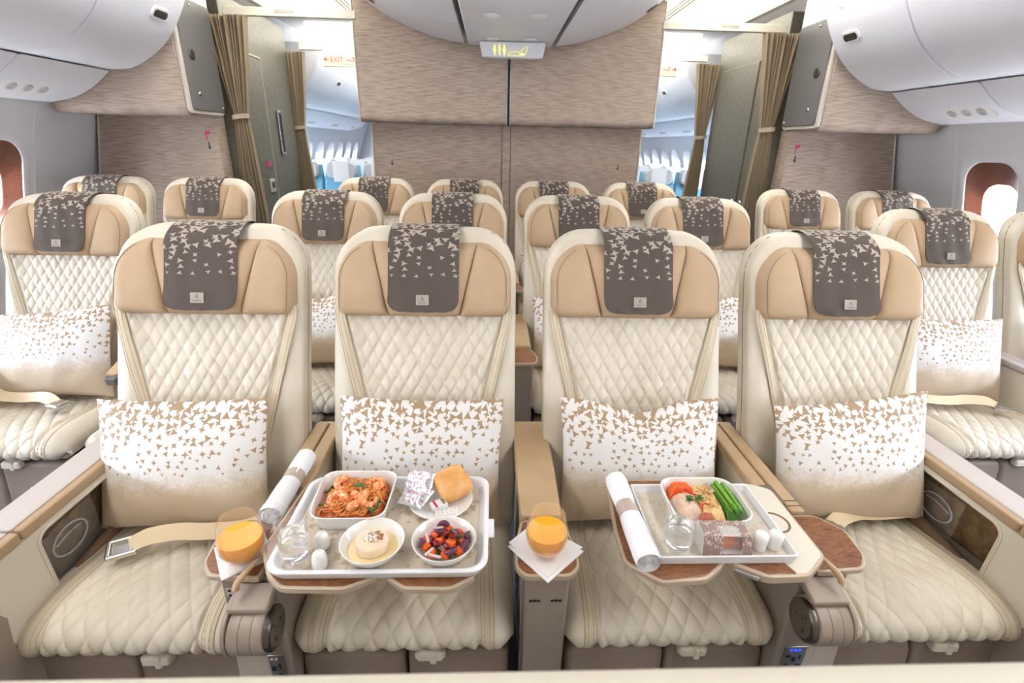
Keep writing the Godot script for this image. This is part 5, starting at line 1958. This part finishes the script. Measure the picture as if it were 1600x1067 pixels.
func meal_one(rng: RandomNumberGenerator) -> void:
	var Y := 0.664
	var tr := thing("meal_tray", "rounded white plastic tray with a leaf print liner, holding shrimp pasta", "tray", Vector3(-0.311, Y, 0.565), 0.0, "meal trays")
	var o := rrect(0.402, 0.282, 0.034, 6)
	var mb := MB.new()
	mb.loft([loop_at(o, 0.0, -0.010), loop_at(o, 0.002, -0.007), loop_at(o, 0.017, -0.001), loop_at(o, 0.0195, 0.0), loop_at(o, 0.021, -0.002), loop_at(o, 0.021, -0.008), loop_at(o, 0.019, -0.011), loop_at(o, 0.007, -0.016), loop_at(o, 0.006, -0.019)])
	mb.box(Vector3(0.2045, 0.0165, 0.026), Vector3(0.016, 0.005, 0.052), 0.002)
	put(tr, "tray_body", mb, M.tray_white)
	mb = MB.new()
	mb.prism(rrect(0.360, 0.240, 0.020, 4), 0.0062, 0.0072, 0.0002, Vector3.RIGHT, Vector3.FORWARD, Vector3.UP)
	M.liner.uv1_scale = Vector3(2.6, 3.6, 1)
	put(tr, "paper_liner", mb, M.liner)
	var F := Y + 0.0074            # top of the liner
	# pasta
	var dp := PackedVector2Array()
	for p in rpoly([Vector2(-0.082, 0.080), Vector2(0.084, 0.080), Vector2(0.080, -0.078), Vector2(-0.072, -0.078)], 0.034, 6): dp.append(p)
	dp.reverse()
	mb = dish(dp, 0.0, 0.036, 0.012)
	single("casserole_dish", mb, M.china, "white rounded square dish holding the shrimp pasta", "dish", Vector3(-0.397, F, 0.512))
	var bed := thing("pasta_bed", "spaghetti in orange tomato sauce in the white square dish", "pasta", Vector3(-0.394, F + 0.005, 0.512))
	mb = MB.new()
	var nz := FastNoiseLite.new()
	nz.seed = 2
	nz.frequency = 22.0
	mb.surf(40, 40, func(u: float, w: float) -> Vector3:
		var a := 1.0 - u * 2.0
		var b := w * 2.0 - 1.0
		var f := (1.0 - pow(absf(a), 4.0)) * (1.0 - pow(absf(b), 4.0))
		return Vector3(a * 0.064, 0.003 + 0.020 * pow(maxf(f, 0.0), 0.6) + 0.006 * f * nz.get_noise_2d(a * 0.06, b * 0.06), b * 0.061))
	put(bed, "sauce", mb, M.tomato)
	for tone in 2:
		mb = MB.new()
		for k in 60:
			var c := Vector2(rng.randf_range(-0.05, 0.05), rng.randf_range(-0.047, 0.047))
			var R := rng.randf_range(0.010, 0.026)
			var a0 := rng.randf() * TAU
			var span := rng.randf_range(2.0, 5.0)
			var pts := []
			for j in 7:
				var a := a0 + span * j / 6.0
				var p := c + Vector2(cos(a), sin(a)) * R * rng.randf_range(0.85, 1.15)
				p.x = clampf(p.x, -0.066, 0.066); p.y = clampf(p.y, -0.063, 0.063)
				var e := clampf(maxf(absf(p.x) / 0.066, absf(p.y) / 0.063), 0.0, 1.0)
				pts.append(Vector3(p.x, 0.012 + 0.017 * pow(1.0 - pow(e, 4.0), 0.5) + rng.randf_range(-0.001, 0.005), p.y))
			mb.tube(spline(pts, 3), 0.00125, 5)
		var nd := put(bed, "noodles", mb, M.pasta if tone == 0 else M.pasta_pale)
		nd.set_meta("kind", "stuff")
	var sm := shrimp_mesh()
	var spots := [[-0.026, 0.022, 0.3, 1.25], [-0.024, -0.022, 1.9, 1.15], [0.012, 0.002, 4.0, 1.1], [0.030, 0.022, 2.6, 1.2], [0.030, -0.026, 5.3, 1.15], [0.004, 0.034, 5.0, 0.9]]
	var look := ["large pale shrimp", "shrimp curled at the back", "shrimp lying in the middle", "shrimp with an open curl", "orange shrimp half under noodles", "small shrimp"]
	var sh: MeshInstance3D = null
	for k in spots.size():
		var q: Array = spots[k]
		var p := Vector3(-0.394 + q[0] * 1.2, F + 0.038, 0.512 + q[1] * 1.15)
		var l: String = look[k] + " on top of the spaghetti"
		if sh == null: sh = single("shrimp", sm, M.shrimp, l, "shrimp", p, "shrimps on the spaghetti")
		var c: Node3D = sh if k == 0 else dup(sh, p, 0.0, l)
		c.rotation = Vector3(rng.randf_range(-0.3, 0.3), q[2], rng.randf_range(-0.3, 0.3))
		c.scale = Vector3.ONE * q[3]
	for k in 5:
		mb = MB.new()
		mb.tube(spline([Vector3(-0.014, 0, 0), Vector3(-0.004, 0.004, 0.003), Vector3(0.006, 0.003, -0.002), Vector3(0.014, 0.0, 0.002)], 4), 0.0035, 7)
		var g := [[-0.046, 0.028, 0], [0.048, 0.03, 1], [0.006, -0.012, 2], [-0.05, -0.018, 3], [0.04, 0.044, 4]][k] as Array
		var vg := single("vegetable_strip", mb, M.leaf_dark if k != 2 else M.herb, "green vegetable strip in the spaghetti", "vegetable", Vector3(-0.394 + g[0] * 1.1, F + 0.030 + (0.010 if k == 2 else -0.002), 0.512 + g[1] * 1.1), "vegetable strips in the spaghetti")
		vg.rotation.y = k * 1.3
	# dessert
	mb = bowl(0.060, 0.033, 0.031)
	var db := single("dessert_bowl", mb, M.china, "white bowl with a mousse dessert in yellow custard", "bowl", Vector3(-0.328, F, 0.645))
	mb = MB.new()
	mb.lathe(PackedVector2Array([Vector2(0.0003, 0.0), Vector2(0.038, 0.0), Vector2(0.0465, 0.0055), Vector2(0.0455, 0.0064), Vector2(0.0003, 0.0066)]), 40)
	single("custard_sauce", mb, M.custard, "pool of yellow custard in the dessert bowl", "custard", Vector3(-0.328, F + 0.0085, 0.645))
	var mo := thing("mousse_dessert", "round pale mousse topped with white and brown crumbs", "dessert", Vector3(-0.328, F + 0.0152, 0.645))
	mb = MB.new()
	mb.lathe(PackedVector2Array([Vector2(0.0003, 0.0), Vector2(0.0305, 0.0), Vector2(0.031, 0.002), Vector2(0.0305, 0.015), Vector2(0.0298, 0.0176), Vector2(0.0275, 0.0195), Vector2(0.0255, 0.020), Vector2(0.0255, 0.020), Vector2(0.0003, 0.0204)]), 40)
	put(mo, "mousse", mb, M.mousse)
	for tone in 2:
		mb = MB.new()
		for k in (110 if tone == 0 else 50):
			var a := rng.randf() * TAU
			var R := sqrt(rng.randf()) * 0.015
			mb.xf = Transform3D(Basis.from_euler(Vector3(rng.randf() * 3, rng.randf() * 3, rng.randf() * 3)), Vector3(-0.003 + tone * 0.008 + R * cos(a), 0.0212 + rng.randf() * 0.005 * (1.0 - R / 0.014), -0.003 + R * sin(a)))
			mb.box(Vector3.ZERO, Vector3(0.003, 0.0016, 0.0022) * rng.randf_range(0.7, 1.3), 0.0004)
		put(mo, "crumbs", mb, M.crumb_white if tone == 0 else M.crumb_brown).set_meta("kind", "stuff")
	# salad
	var sc := Vector3(-0.194, F, 0.642)
	single("salad_bowl", bowl(0.0605, 0.034, 0.033), M.china, "white bowl of pumpkin, onion and beet salad", "bowl", sc)
	for k in 5:
		mb = MB.new()
		mb.surf(12, 14, func(u: float, w: float) -> Vector3:
			var a := 1.0 - u * 2.0
			var half := 0.013 * pow(sin(clampf(w, 0.02, 0.98) * PI), 0.7)
			return Vector3(a * half, 0.005 * sin(w * PI) - 0.004 * a * a, (w - 0.5) * 0.036))
		var lf := single("spinach_leaf", mb, M.leaf_dark, "dark green spinach leaf under the salad cubes", "leaf", sc + Vector3(0.026 * cos(k * 1.257 + 0.9), 0.017, 0.026 * sin(k * 1.257 + 0.9)), "salad leaves")
		lf.rotation = Vector3(-0.25, -k * 1.257, 0)
	var cube := MB.new()
	cube.box(Vector3.ZERO, Vector3(0.0150, 0.012, 0.0155), 0.0022)
	var cm := cube.mesh()
	var first: MeshInstance3D = null
	for q in [[-0.028, 0.010, 0], [-0.016, -0.018, 0], [0.004, -0.030, 0], [0.022, -0.022, 0], [0.030, 0.002, 0], [0.024, 0.020, 0], [0.004, 0.026, 0], [-0.018, 0.024, 0], [-0.006, 0.006, 1], [0.012, -0.008, 1], [0.012, 0.012, 1], [-0.012, -0.006, 1], [0.002, -0.016, 1], [-0.030, -0.006, 0]]:
		var p := sc + Vector3(q[0] * 1.15, 0.0215 + q[2] * 0.0115, q[1] * 1.15)
		if first == null: first = single("pumpkin_cube", cm, M.pumpkin, "orange roasted pumpkin cube in the salad bowl", "pumpkin cube", p, "pumpkin cubes in the salad")
		var c: Node3D = first if first.position == p and not first.has_meta("x") else dup(first, p, 0.0, "orange roasted pumpkin cube in the salad bowl")
		first.set_meta("x", 1)
		c.rotation = Vector3(rng.randf_range(-0.5, 0.5), rng.randf() * 3.0, rng.randf_range(-0.5, 0.5))
	mb = MB.new()
	var op := PackedVector3Array()
	var orad := []
	for k in 13:
		var f := k / 12.0
		var a := -1.1 + 2.2 * f
		op.append(Vector3(0.014 * sin(a), 0.0, 0.014 * cos(a) - 0.012))
		orad.append(0.0008 + 0.0052 * sin(f * PI))
	mb.tube(op, orad, 9)
	var om := mb.mesh()
	first = null
	for q in [[-0.038, 0.004, 0.004, 1.6], [0.036, 0.012, 0.006, 4.4], [-0.006, -0.004, 0.024, 0.4], [0.014, 0.030, 0.010, 0.2], [0.020, 0.002, 0.025, 2.2], [-0.002, -0.022, 0.022, 3.0], [0.040, -0.010, 0.006, 4.9]]:
		var p := sc + Vector3(q[0] * 1.1, 0.022 + q[2], q[1] * 1.1)
		if first == null: first = single("onion_wedge", om, M.onion, "purple roasted onion wedge in the salad bowl", "onion", p, "onion wedges in the salad")
		var c: Node3D = first if not first.has_meta("x") else dup(first, p, 0.0, "purple roasted onion wedge in the salad bowl")
		first.set_meta("x", 1)
		c.rotation = Vector3(rng.randf_range(-0.3, 0.3), q[3], rng.randf_range(-0.4, 0.4))
	mb = MB.new()
	mb.box(Vector3.ZERO, Vector3(0.013, 0.010, 0.013), 0.003)
	var bm := mb.mesh()
	first = null
	for q in [[0.0, 0.010, 0.012], [-0.010, 0.004, 0.0125], [0.008, 0.020, 0.010], [-0.012, 0.014, 0.011], [0.018, 0.008, 0.0125], [-0.020, 0.002, 0.006], [0.004, 0.000, 0.0235], [0.016, -0.016, 0.0095]]:
		var p := sc + Vector3(q[0], 0.0215 + q[2], q[1])
		if first == null: first = single("beet_dice", bm, M.beet, "dark red beet dice in the salad bowl", "beet", p, "beet dice in the salad")
		var c: Node3D = first if not first.has_meta("x") else dup(first, p, 0.0, "dark red beet dice in the salad bowl")
		first.set_meta("x", 1)
		c.rotation = Vector3(0.3, rng.randf() * 3.0, 0.2)
	first = null
	for q in [[-0.032, -0.006, 0.3, 0.006], [-0.014, 0.038, 1.4, 0.004], [-0.024, 0.030, 2.6, 0.007]]:
		mb = MB.new()
		mb.box(Vector3.ZERO, Vector3(0.006, 0.005, 0.026), 0.002)
		var c := single("onion_stick", mb, M.onion_pale, "pale onion stick at the rim of the salad", "onion", sc + Vector3(q[0], 0.022 + q[3], q[1]), "pale onion sticks in the salad")
		c.rotation = Vector3(0.15, q[2], 0)
	# bread plate
	var pc := Vector3(-0.214, F, 0.502)
	mb = MB.new()
	mb.lathe(PackedVector2Array([Vector2(0.0003, 0.0), Vector2(0.040, 0.0), Vector2(0.043, 0.002), Vector2(0.066, 0.011), Vector2(0.0690, 0.0128), Vector2(0.0688, 0.0138), Vector2(0.066, 0.0136), Vector2(0.044, 0.0055), Vector2(0.0003, 0.0045)]), 48)
	single("side_plate", mb, M.china, "small round white plate under the bread roll", "plate", pc)
	mb = MB.new()
	mb.surf(32, 17, func(u: float, w: float) -> Vector3:
		var a := TAU * u
		var b := PI * (w - 0.5)
		var ca := cos(a)
		var sa := sin(a)
		var k := 1.0 / pow(pow(absf(ca), 5.0) + pow(absf(sa), 5.0), 0.2)
		var rr := pow(maxf(cos(b), 0.0), 0.45)
		var y := sin(b)
		return Vector3(0.030 * ca * k * rr, (0.021 * y if y > 0.0 else 0.012 * y), -0.030 * sa * k * rr), true)
	var roll := single("bread_roll", mb, M.bread, "golden square bread roll on the small white plate", "bread roll", pc + Vector3(0.024, 0.033, -0.022))
	roll.rotation = Vector3(0.30, 0.62, 0.12)
	roll.scale = Vector3.ONE * 1.25
	for k in 2:
		mb = MB.new()
		var nn := FastNoiseLite.new()
		nn.seed = 60 + k
		nn.frequency = 30.0
		for sd in 2:
			mb.surf(30, 26, func(u: float, w: float) -> Vector3:
				var a := (1.0 - u * 2.0) * (1.0 if sd == 0 else -1.0)
				var b := w * 2.0 - 1.0
				var f := pow(maxf(0.0, (1.0 - pow(absf(a), 3.0)) * (1.0 - pow(absf(b), 3.0))), 0.6)
				return Vector3(a * 0.033, (0.0085 * f + 0.003 * nn.get_noise_2d(a * 0.06, b * 0.06) * (0.4 + f)) * (1.0 if sd == 0 else -0.6), b * 0.029))
		var fp := single("foil_packet", mb, M.foil, ["silver foil packet with pink print leaning on the bread roll", "crumpled silver foil packet with pink print at the plate's rim"][k], "packet", pc + [Vector3(-0.048, 0.038, -0.020), Vector3(-0.052, 0.022, 0.004)][k], "foil packets on the plate")
		fp.rotation = [Vector3(0.55, -0.25, 0.2), Vector3(0.2, -0.5, 0.15)][k]
	var tub := thing("butter_tub", "small white butter tub with a pink stripe beside the bread roll", "butter", pc + Vector3(-0.002, 0.0125, 0.026), 0.5)
	mb = MB.new()
	mb.prism(rrect(0.036, 0.026, 0.006, 3), 0.0, 0.009, 0.002, Vector3.RIGHT, BZ, Vector3.UP)
	put(tub, "tub", mb, M.carton_white)
	mb = MB.new()
	mb.box(Vector3(-0.008, 0.0092, 0.0), Vector3(0.005, 0.0006, 0.024), 0.0002)
	put(tub, "stripe", mb, M.foil_pink)
	mb = MB.new()
	for k in 3: mb.box(Vector3(0.010, 0.0092, -0.006 + 0.006 * k), Vector3(0.006, 0.0006, 0.004), 0.0002)
	put(tub, "print", mb, M.ink)
	var sa := thing("condiment_sachet", "white sachet with dark dots under the rim of the salad bowl", "sachet", pc + Vector3(0.016, 0.0102, 0.042), 0.2)
	mb = MB.new()
	mb.prism(rrect(0.048, 0.022, 0.002, 2), 0.0, 0.0035, 0.001, Vector3.RIGHT, BZ, Vector3.UP)
	put(sa, "sachet", mb, M.carton_white)
	mb = MB.new()
	for k in 9: mb.ball(Vector3(-0.018 + 0.009 * (k % 5), 0.0036, -0.005 + 0.009 * (k / 5)), Vector3(0.0012, 0.0004, 0.0012), 6, 4)
	put(sa, "dot_print", mb, M.ink)
	tumbler(Vector3(-0.466, F, 0.660), "short tumbler of water beside the shrimp pasta dish", "beside the shrimp pasta dish")
	shaker(Vector3(-0.428, F, 0.628), true, "egg shaped white shaker behind its twin on the shrimp tray")
	shaker(Vector3(-0.418, F, 0.676), true, "egg shaped white shaker at the edge of the shrimp tray")
	var nr := napkin_roll(Vector3(-0.572, 0.6545, 0.300), Vector3(-0.574, 0.6545, 0.520), 0.0225, 0.42, "rolled white napkin with a taupe band on the slatted armrest")
	mb = MB.new()
	var pz := FastNoiseLite.new()
	pz.seed = 15
	pz.frequency = 26.0
	mb.surf(30, 14, func(u: float, w: float) -> Vector3:
		var g := TAU * u
		var r := 0.0245 * (1.0 - 0.5 * w) + 0.006 * pz.get_noise_2d(cos(g) * 0.05 + w * 0.1, sin(g) * 0.05)
		return Vector3(r * cos(g) * 1.15, maxf(r * sin(g), -0.020), 0.205 + 0.045 * w), true)
	put(nr, "plastic_sleeve", mb, M.wrap)

func meal_two(rng: RandomNumberGenerator) -> void:
	var Y := 0.664
	var tr := thing("meal_tray", "square cornered white tray with a beige liner, holding the asparagus meal", "tray", Vector3(0.346, Y, 0.567), 0.0, "meal trays")
	var o := rrect(0.272, 0.220, 0.006, 3)
	var mb := MB.new()
	mb.loft([loop_at(o, 0.0, -0.005), loop_at(o, 0.002, -0.004), loop_at(o, 0.019, -0.0006), loop_at(o, 0.0205, 0.0), loop_at(o, 0.021, -0.001), loop_at(o, 0.021, -0.004), loop_at(o, 0.0195, -0.0052), loop_at(o, 0.006, -0.008), loop_at(o, 0.005, -0.0095)])
	put(tr, "tray_body", mb, M.tray_white)
	mb = MB.new()
	mb.prism(rrect(0.250, 0.198, 0.003, 2), 0.0052, 0.0062, 0.0002, Vector3.RIGHT, Vector3.FORWARD, Vector3.UP)
	M.liner_plain.uv1_scale = Vector3(3.6, 4.2, 1)
	put(tr, "paper_liner", mb, M.liner_plain)
	var F := Y + 0.0064
	var dp := rrect(0.166, 0.146, 0.036, 7)
	var dc := Vector3(0.350, F, 0.535)
	single("casserole_dish", dish(dp, 0.0, 0.037, 0.012), M.china, "white rounded dish with rice, fish and green asparagus", "dish", dc)
	# contents: mounds
	var mound := func(w: float, d: float, h: float, seed_: int, freq: float) -> MB:
		var nn := FastNoiseLite.new()
		nn.seed = seed_
		nn.frequency = freq
		var m := MB.new()
		m.surf(26, 26, func(u: float, v2: float) -> Vector3:
			var a := 1.0 - u * 2.0
			var b := v2 * 2.0 - 1.0
			var f := pow(maxf(0.0, (1.0 - pow(absf(a), 4.0)) * (1.0 - pow(absf(b), 4.0))), 0.5)
			return Vector3(a * w, h * f + 0.18 * h * f * nn.get_noise_2d(a * w * 10.0, b * d * 10.0), b * d))
		return m
	var base := 0.0065
	single("carrot_mash", mound.call(0.026, 0.014, 0.032, 3, 30.0), M.carrot, "orange carrot mash at the end of the fish fillet", "carrot mash", dc + Vector3(-0.036, base, -0.046))
	var fish := single("fish_fillet", mound.call(0.024, 0.036, 0.031, 4, 8.0), M.fish, "pale fish fillet garnished with chili and herbs", "fish", dc + Vector3(-0.036, base, 0.004))
	single("meat_piece", mound.call(0.018, 0.012, 0.030, 6, 16.0), M.meat, "brown roasted piece at the front of the fish fillet", "meat", dc + Vector3(-0.014, base, 0.050))
	var rc := thing("fried_rice", "yellow fried rice with brown shreds in the middle of the dish", "rice", dc + Vector3(0.008, base, -0.004))
	put(rc, "rice_mound", mound.call(0.023, 0.056, 0.033, 8, 40.0), M.rice)
	mb = MB.new()
	for k in 420:
		var a := rng.randf_range(-1.0, 1.0)
		var b := rng.randf_range(-1.0, 1.0)
		var f := pow(maxf(0.0, (1.0 - pow(absf(a), 4.0)) * (1.0 - pow(absf(b), 4.0))), 0.5)
		mb.xf = Transform3D(Basis.from_euler(Vector3(rng.randf_range(-0.6, 0.6), rng.randf() * TAU, 0)), Vector3(a * 0.021, 0.0335 * f + 0.0008, b * 0.052))
		mb.ball(Vector3.ZERO, Vector3(0.0011, 0.0010, 0.0032), 5, 4)
	put(rc, "rice_grains", mb, M.rice).set_meta("kind", "stuff")
	mb = MB.new()
	for k in 22:
		var p := Vector3(rng.randf_range(-0.017, 0.017), 0.035, rng.randf_range(-0.044, 0.044))
		var a := rng.randf() * TAU
		mb.tube(spline([p, p + Vector3(0.006 * cos(a), 0.002, 0.006 * sin(a)), p + Vector3(0.010 * cos(a + 0.7), 0.001, 0.010 * sin(a + 0.7))], 3), 0.0007, 4)
	put(rc, "onion_shreds", mb, M.crumb_brown).set_meta("kind", "stuff")
	# asparagus
	mb = MB.new()
	var ap := PackedVector3Array()
	var ar := []
	for k in 16:
		var f := k / 15.0
		ap.append(Vector3(0.0015 * sin(f * 3.0), 0.0, -0.05 + 0.1 * f))
		ar.append(0.0044 * (1.0 - 0.1 * f) if f < 0.8 else 0.0044 * (1.12 - pow((f - 0.8) / 0.2, 2.0) * 0.85))
	mb.tube(ap, ar, 9)
	var am := mb.mesh()
	var first: MeshInstance3D = null
	var names := ["next to the rice", "in the middle of the four, lying low", "in the middle of the four, lying on top", "against the dish wall"]
	for k in 4:
		var q := [[0.040, 0.031, 0.04], [0.050, 0.030, 0.02], [0.0455, 0.0385, 0.05], [0.0595, 0.034, 0.0]][k] as Array
		var p := dc + Vector3(q[0], q[1] + 0.002, 0.0)
		var lbl: String = "green asparagus spear " + names[k]
		if first == null:
			first = single("asparagus_spear", am, M.asparagus, lbl, "asparagus", p, "asparagus spears in the dish")
			mb = MB.new()
			for j in 7:
				var f := j / 6.0
				for e in 3:
					var a := e * TAU / 3.0 + j * 0.9
					mb.ball(Vector3(0.0036 * cos(a) * (1.0 - 0.5 * f), 0.0036 * sin(a) * (1.0 - 0.5 * f), 0.030 + 0.019 * f), Vector3(0.0018, 0.0018, 0.0034), 6, 5)
			put(first, "tip", mb, M.asparagus_tip)
		var c: Node3D = first if k == 0 else dup(first, p, 0.0, lbl)
		c.rotation.y = q[2]
	mb = MB.new()
	mb.surf(14, 12, func(u: float, w: float) -> Vector3: return Vector3(0.017 * (1.0 - u * 2.0), 0.024 * pow(maxf(0.0, 1.0 - pow(absf(1.0 - u * 2.0), 4.0)), 0.5) * pow(maxf(0.0, 1.0 - pow(absf(w * 2.0 - 1.0), 6.0)), 0.5), 0.045 * (w * 2.0 - 1.0)))
	single("greens_bed", mb, M.asparagus_tip, "green vegetable layer under the asparagus spears", "vegetable", dc + Vector3(0.0485, base, 0.0))
	# garnish
	for k in 3:
		mb = MB.new()
		mb.tube(spline([Vector3(-0.012, 0, 0.004), Vector3(-0.004, 0.003, -0.003), Vector3(0.005, 0.002, -0.003), Vector3(0.010, 0.0, 0.003)], 4), 0.0014, 6)
		var q := [[-0.038, -0.018, 0.2], [-0.028, -0.010, 2.4], [-0.012, 0.030, 0.5]][k] as Array
		var c := single("chili_strip", mb, M.chili, ["red chili strip curved towards the carrot mash", "red chili strip beside the herbs", "red chili strip by the brown roasted piece"][k], "chili", dc + Vector3(q[0], base + 0.0345, q[1]), "chili strips")
		c.rotation.y = q[2]
	for k in 2:
		mb = MB.new()
		for j in 26:
			var a := rng.randf() * TAU
			var R := sqrt(rng.randf()) * 0.009
			mb.xf = Transform3D(Basis.from_euler(Vector3(rng.randf_range(-0.8, 0.8), rng.randf() * TAU, rng.randf_range(-0.8, 0.8))), Vector3(R * cos(a), 0.002 + 0.004 * rng.randf(), R * sin(a)))
			mb.surf(4, 5, func(u: float, w: float) -> Vector3: return Vector3((0.5 - u) * 0.005 * sin(clampf(w, 0.05, 0.95) * PI), 0.001 * sin(w * 3.0), (w - 0.5) * 0.007))
		single("herb_sprig", mb, M.herb, ["green herb sprig in the middle of the fish fillet", "green herb sprig between fish and rice"][k], "herbs", dc + [Vector3(-0.036, base + 0.0315, 0.006), Vector3(-0.016, base + 0.0315, 0.008)][k], "herb sprigs")
	# dessert carton
	var ct := thing("dessert_carton", "small taupe leaf print carton with a clear window, holding a cake", "carton", Vector3(0.352, F, 0.6335), -0.04)
	var hh := 0.040
	mb = MB.new()
	var A := [Vector3(-0.050, 0, 0.030), Vector3(0.046, 0, 0.030), Vector3(0.046, 0, -0.030), Vector3(-0.050, 0, -0.030)]
	var B := [Vector3(-0.046, hh, 0.018), Vector3(0.042, hh, 0.018), Vector3(0.042, hh, -0.026), Vector3(-0.046, hh, -0.026)]
	var sheet := func(m: MB, a: Vector3, b: Vector3, c: Vector3, d: Vector3) -> void:
		var pts := PackedVector3Array([a, b, d, c])
		m.grid(pts, 2, 2, false, PackedVector2Array([Vector2(a.x, a.y + a.z) * 13.0, Vector2(b.x, b.y + b.z) * 13.0, Vector2(d.x, d.y + d.z) * 13.0, Vector2(c.x, c.y + c.z) * 13.0]))
	# front and top in strips around the window
	var wl := -0.012
	var wr := 0.026
	var fx := func(x: float, v2: float, front: bool) -> Vector3:
		return Vector3(x, hh * v2, lerpf(0.030, 0.018, v2)) if front else Vector3(x * 0.94, hh, lerpf(0.018, -0.026, v2))
	sheet.call(mb, fx.call(-0.050, 0.0, true), fx.call(wl, 0.0, true), fx.call(wl, 1.0, true), fx.call(-0.048, 1.0, true))
	sheet.call(mb, fx.call(wr, 0.0, true), fx.call(0.046, 0.0, true), fx.call(0.044, 1.0, true), fx.call(wr, 1.0, true))
	sheet.call(mb, fx.call(wl, 0.0, true), fx.call(wr, 0.0, true), fx.call(wr, 0.16, true), fx.call(wl, 0.16, true))
	sheet.call(mb, fx.call(-0.049, 0.0, false), fx.call(wl, 0.0, false), fx.call(wl, 1.0, false), fx.call(-0.049, 1.0, false))
	sheet.call(mb, fx.call(wr, 0.0, false), fx.call(0.045, 0.0, false), fx.call(0.045, 1.0, false), fx.call(wr, 1.0, false))
	sheet.call(mb, fx.call(wl, 0.62, false), fx.call(wr, 0.62, false), fx.call(wr, 1.0, false), fx.call(wl, 1.0, false))
	sheet.call(mb, A[1], A[2], B[2], B[1])
	sheet.call(mb, A[2], A[3], B[3], B[2])
	put(ct, "printed_card", mb, M.carton)
	mb = MB.new()
	sheet.call(mb, A[3], A[0], B[0], B[3])
	mb.box(Vector3(-0.002, 0.001, 0), Vector3(0.094, 0.0015, 0.058), 0.0004)
	put(ct, "white_end", mb, M.carton_white)
	mb = MB.new()
	sheet.call(mb, fx.call(wl, 0.16, true), fx.call(wr, 0.16, true), fx.call(wr, 1.0, true), fx.call(wl, 1.0, true))
	sheet.call(mb, fx.call(wl, 0.0, false), fx.call(wr, 0.0, false), fx.call(wr, 0.62, false), fx.call(wl, 0.62, false))
	put(ct, "window_film", mb, M.film)
	mb = MB.new()
	mb.xf = Transform3D(Basis(), Vector3(0.356, F + 0.011, 0.632))
	mb.box(Vector3.ZERO, Vector3(0.055, 0.0165, 0.032), 0.005)
	single("small_cake", mb, M.cake, "brown small cake inside the leaf print carton", "cake")
	tumbler(Vector3(0.258, F, 0.640), "short tumbler of water beside the leaf print carton", "beside the leaf print carton")
	shaker(Vector3(0.422, F, 0.640), false, "pear shaped white shaker next to the leaf print carton")
	shaker(Vector3(0.452, F, 0.638), false, "pear shaped white shaker at the corner of the asparagus tray")
	napkin_roll(Vector3(0.182, 0.6845, 0.440), Vector3(0.187, 0.6845, 0.690), 0.0225, 0.44, "rolled white napkin with a taupe band on the wooden table leaf")

func _ready() -> void:
	# --- camera, sky, exposure, large lights
	var cam := Camera3D.new()
	cam.name = "camera"
	add_child(cam)
	cam.position = Vector3(-0.106, 1.40, 1.396)
	cam.rotation = Vector3(-0.3732, -0.0428, 0.0232)
	cam.fov = 68.41
	cam.near = 0.02
	var lens := CameraAttributesPhysical.new()
	lens.frustum_focal_length = 17.65
	lens.frustum_focus_distance = 1.45
	lens.exposure_aperture = 4.0
	cam.attributes = lens
	cam.fov = 68.41
	cam.current = true
	var env := Environment.new()
	env.background_mode = Environment.BG_SKY
	var sky := Sky.new()
	var sm := ProceduralSkyMaterial.new()
	sm.sky_top_color = c8(214, 228, 252)
	sm.sky_horizon_color = c8(238, 244, 253)
	sm.ground_bottom_color = c8(222, 226, 232)
	sm.ground_horizon_color = c8(240, 243, 248)
	sm.sky_energy_multiplier = SKY
	sm.ground_energy_multiplier = SKY
	sky.sky_material = sm
	env.sky = sky
	env.tonemap_mode = Environment.TONE_MAPPER_LINEAR
	env.tonemap_exposure = EXPOSURE
	env.sdfgi_enabled = true
	env.ssao_enabled = true
	env.ssil_enabled = true
	var we := WorldEnvironment.new()
	we.name = "environment"
	we.environment = env
	add_child(we)
	ceiling_lamps()
	make_materials()
	print("materials")
	build_cabin()
	print("cabin")
	build_seats()
	print("seats")
	build_consoles()
	print("consoles")
	build_meals()
	print("meals")
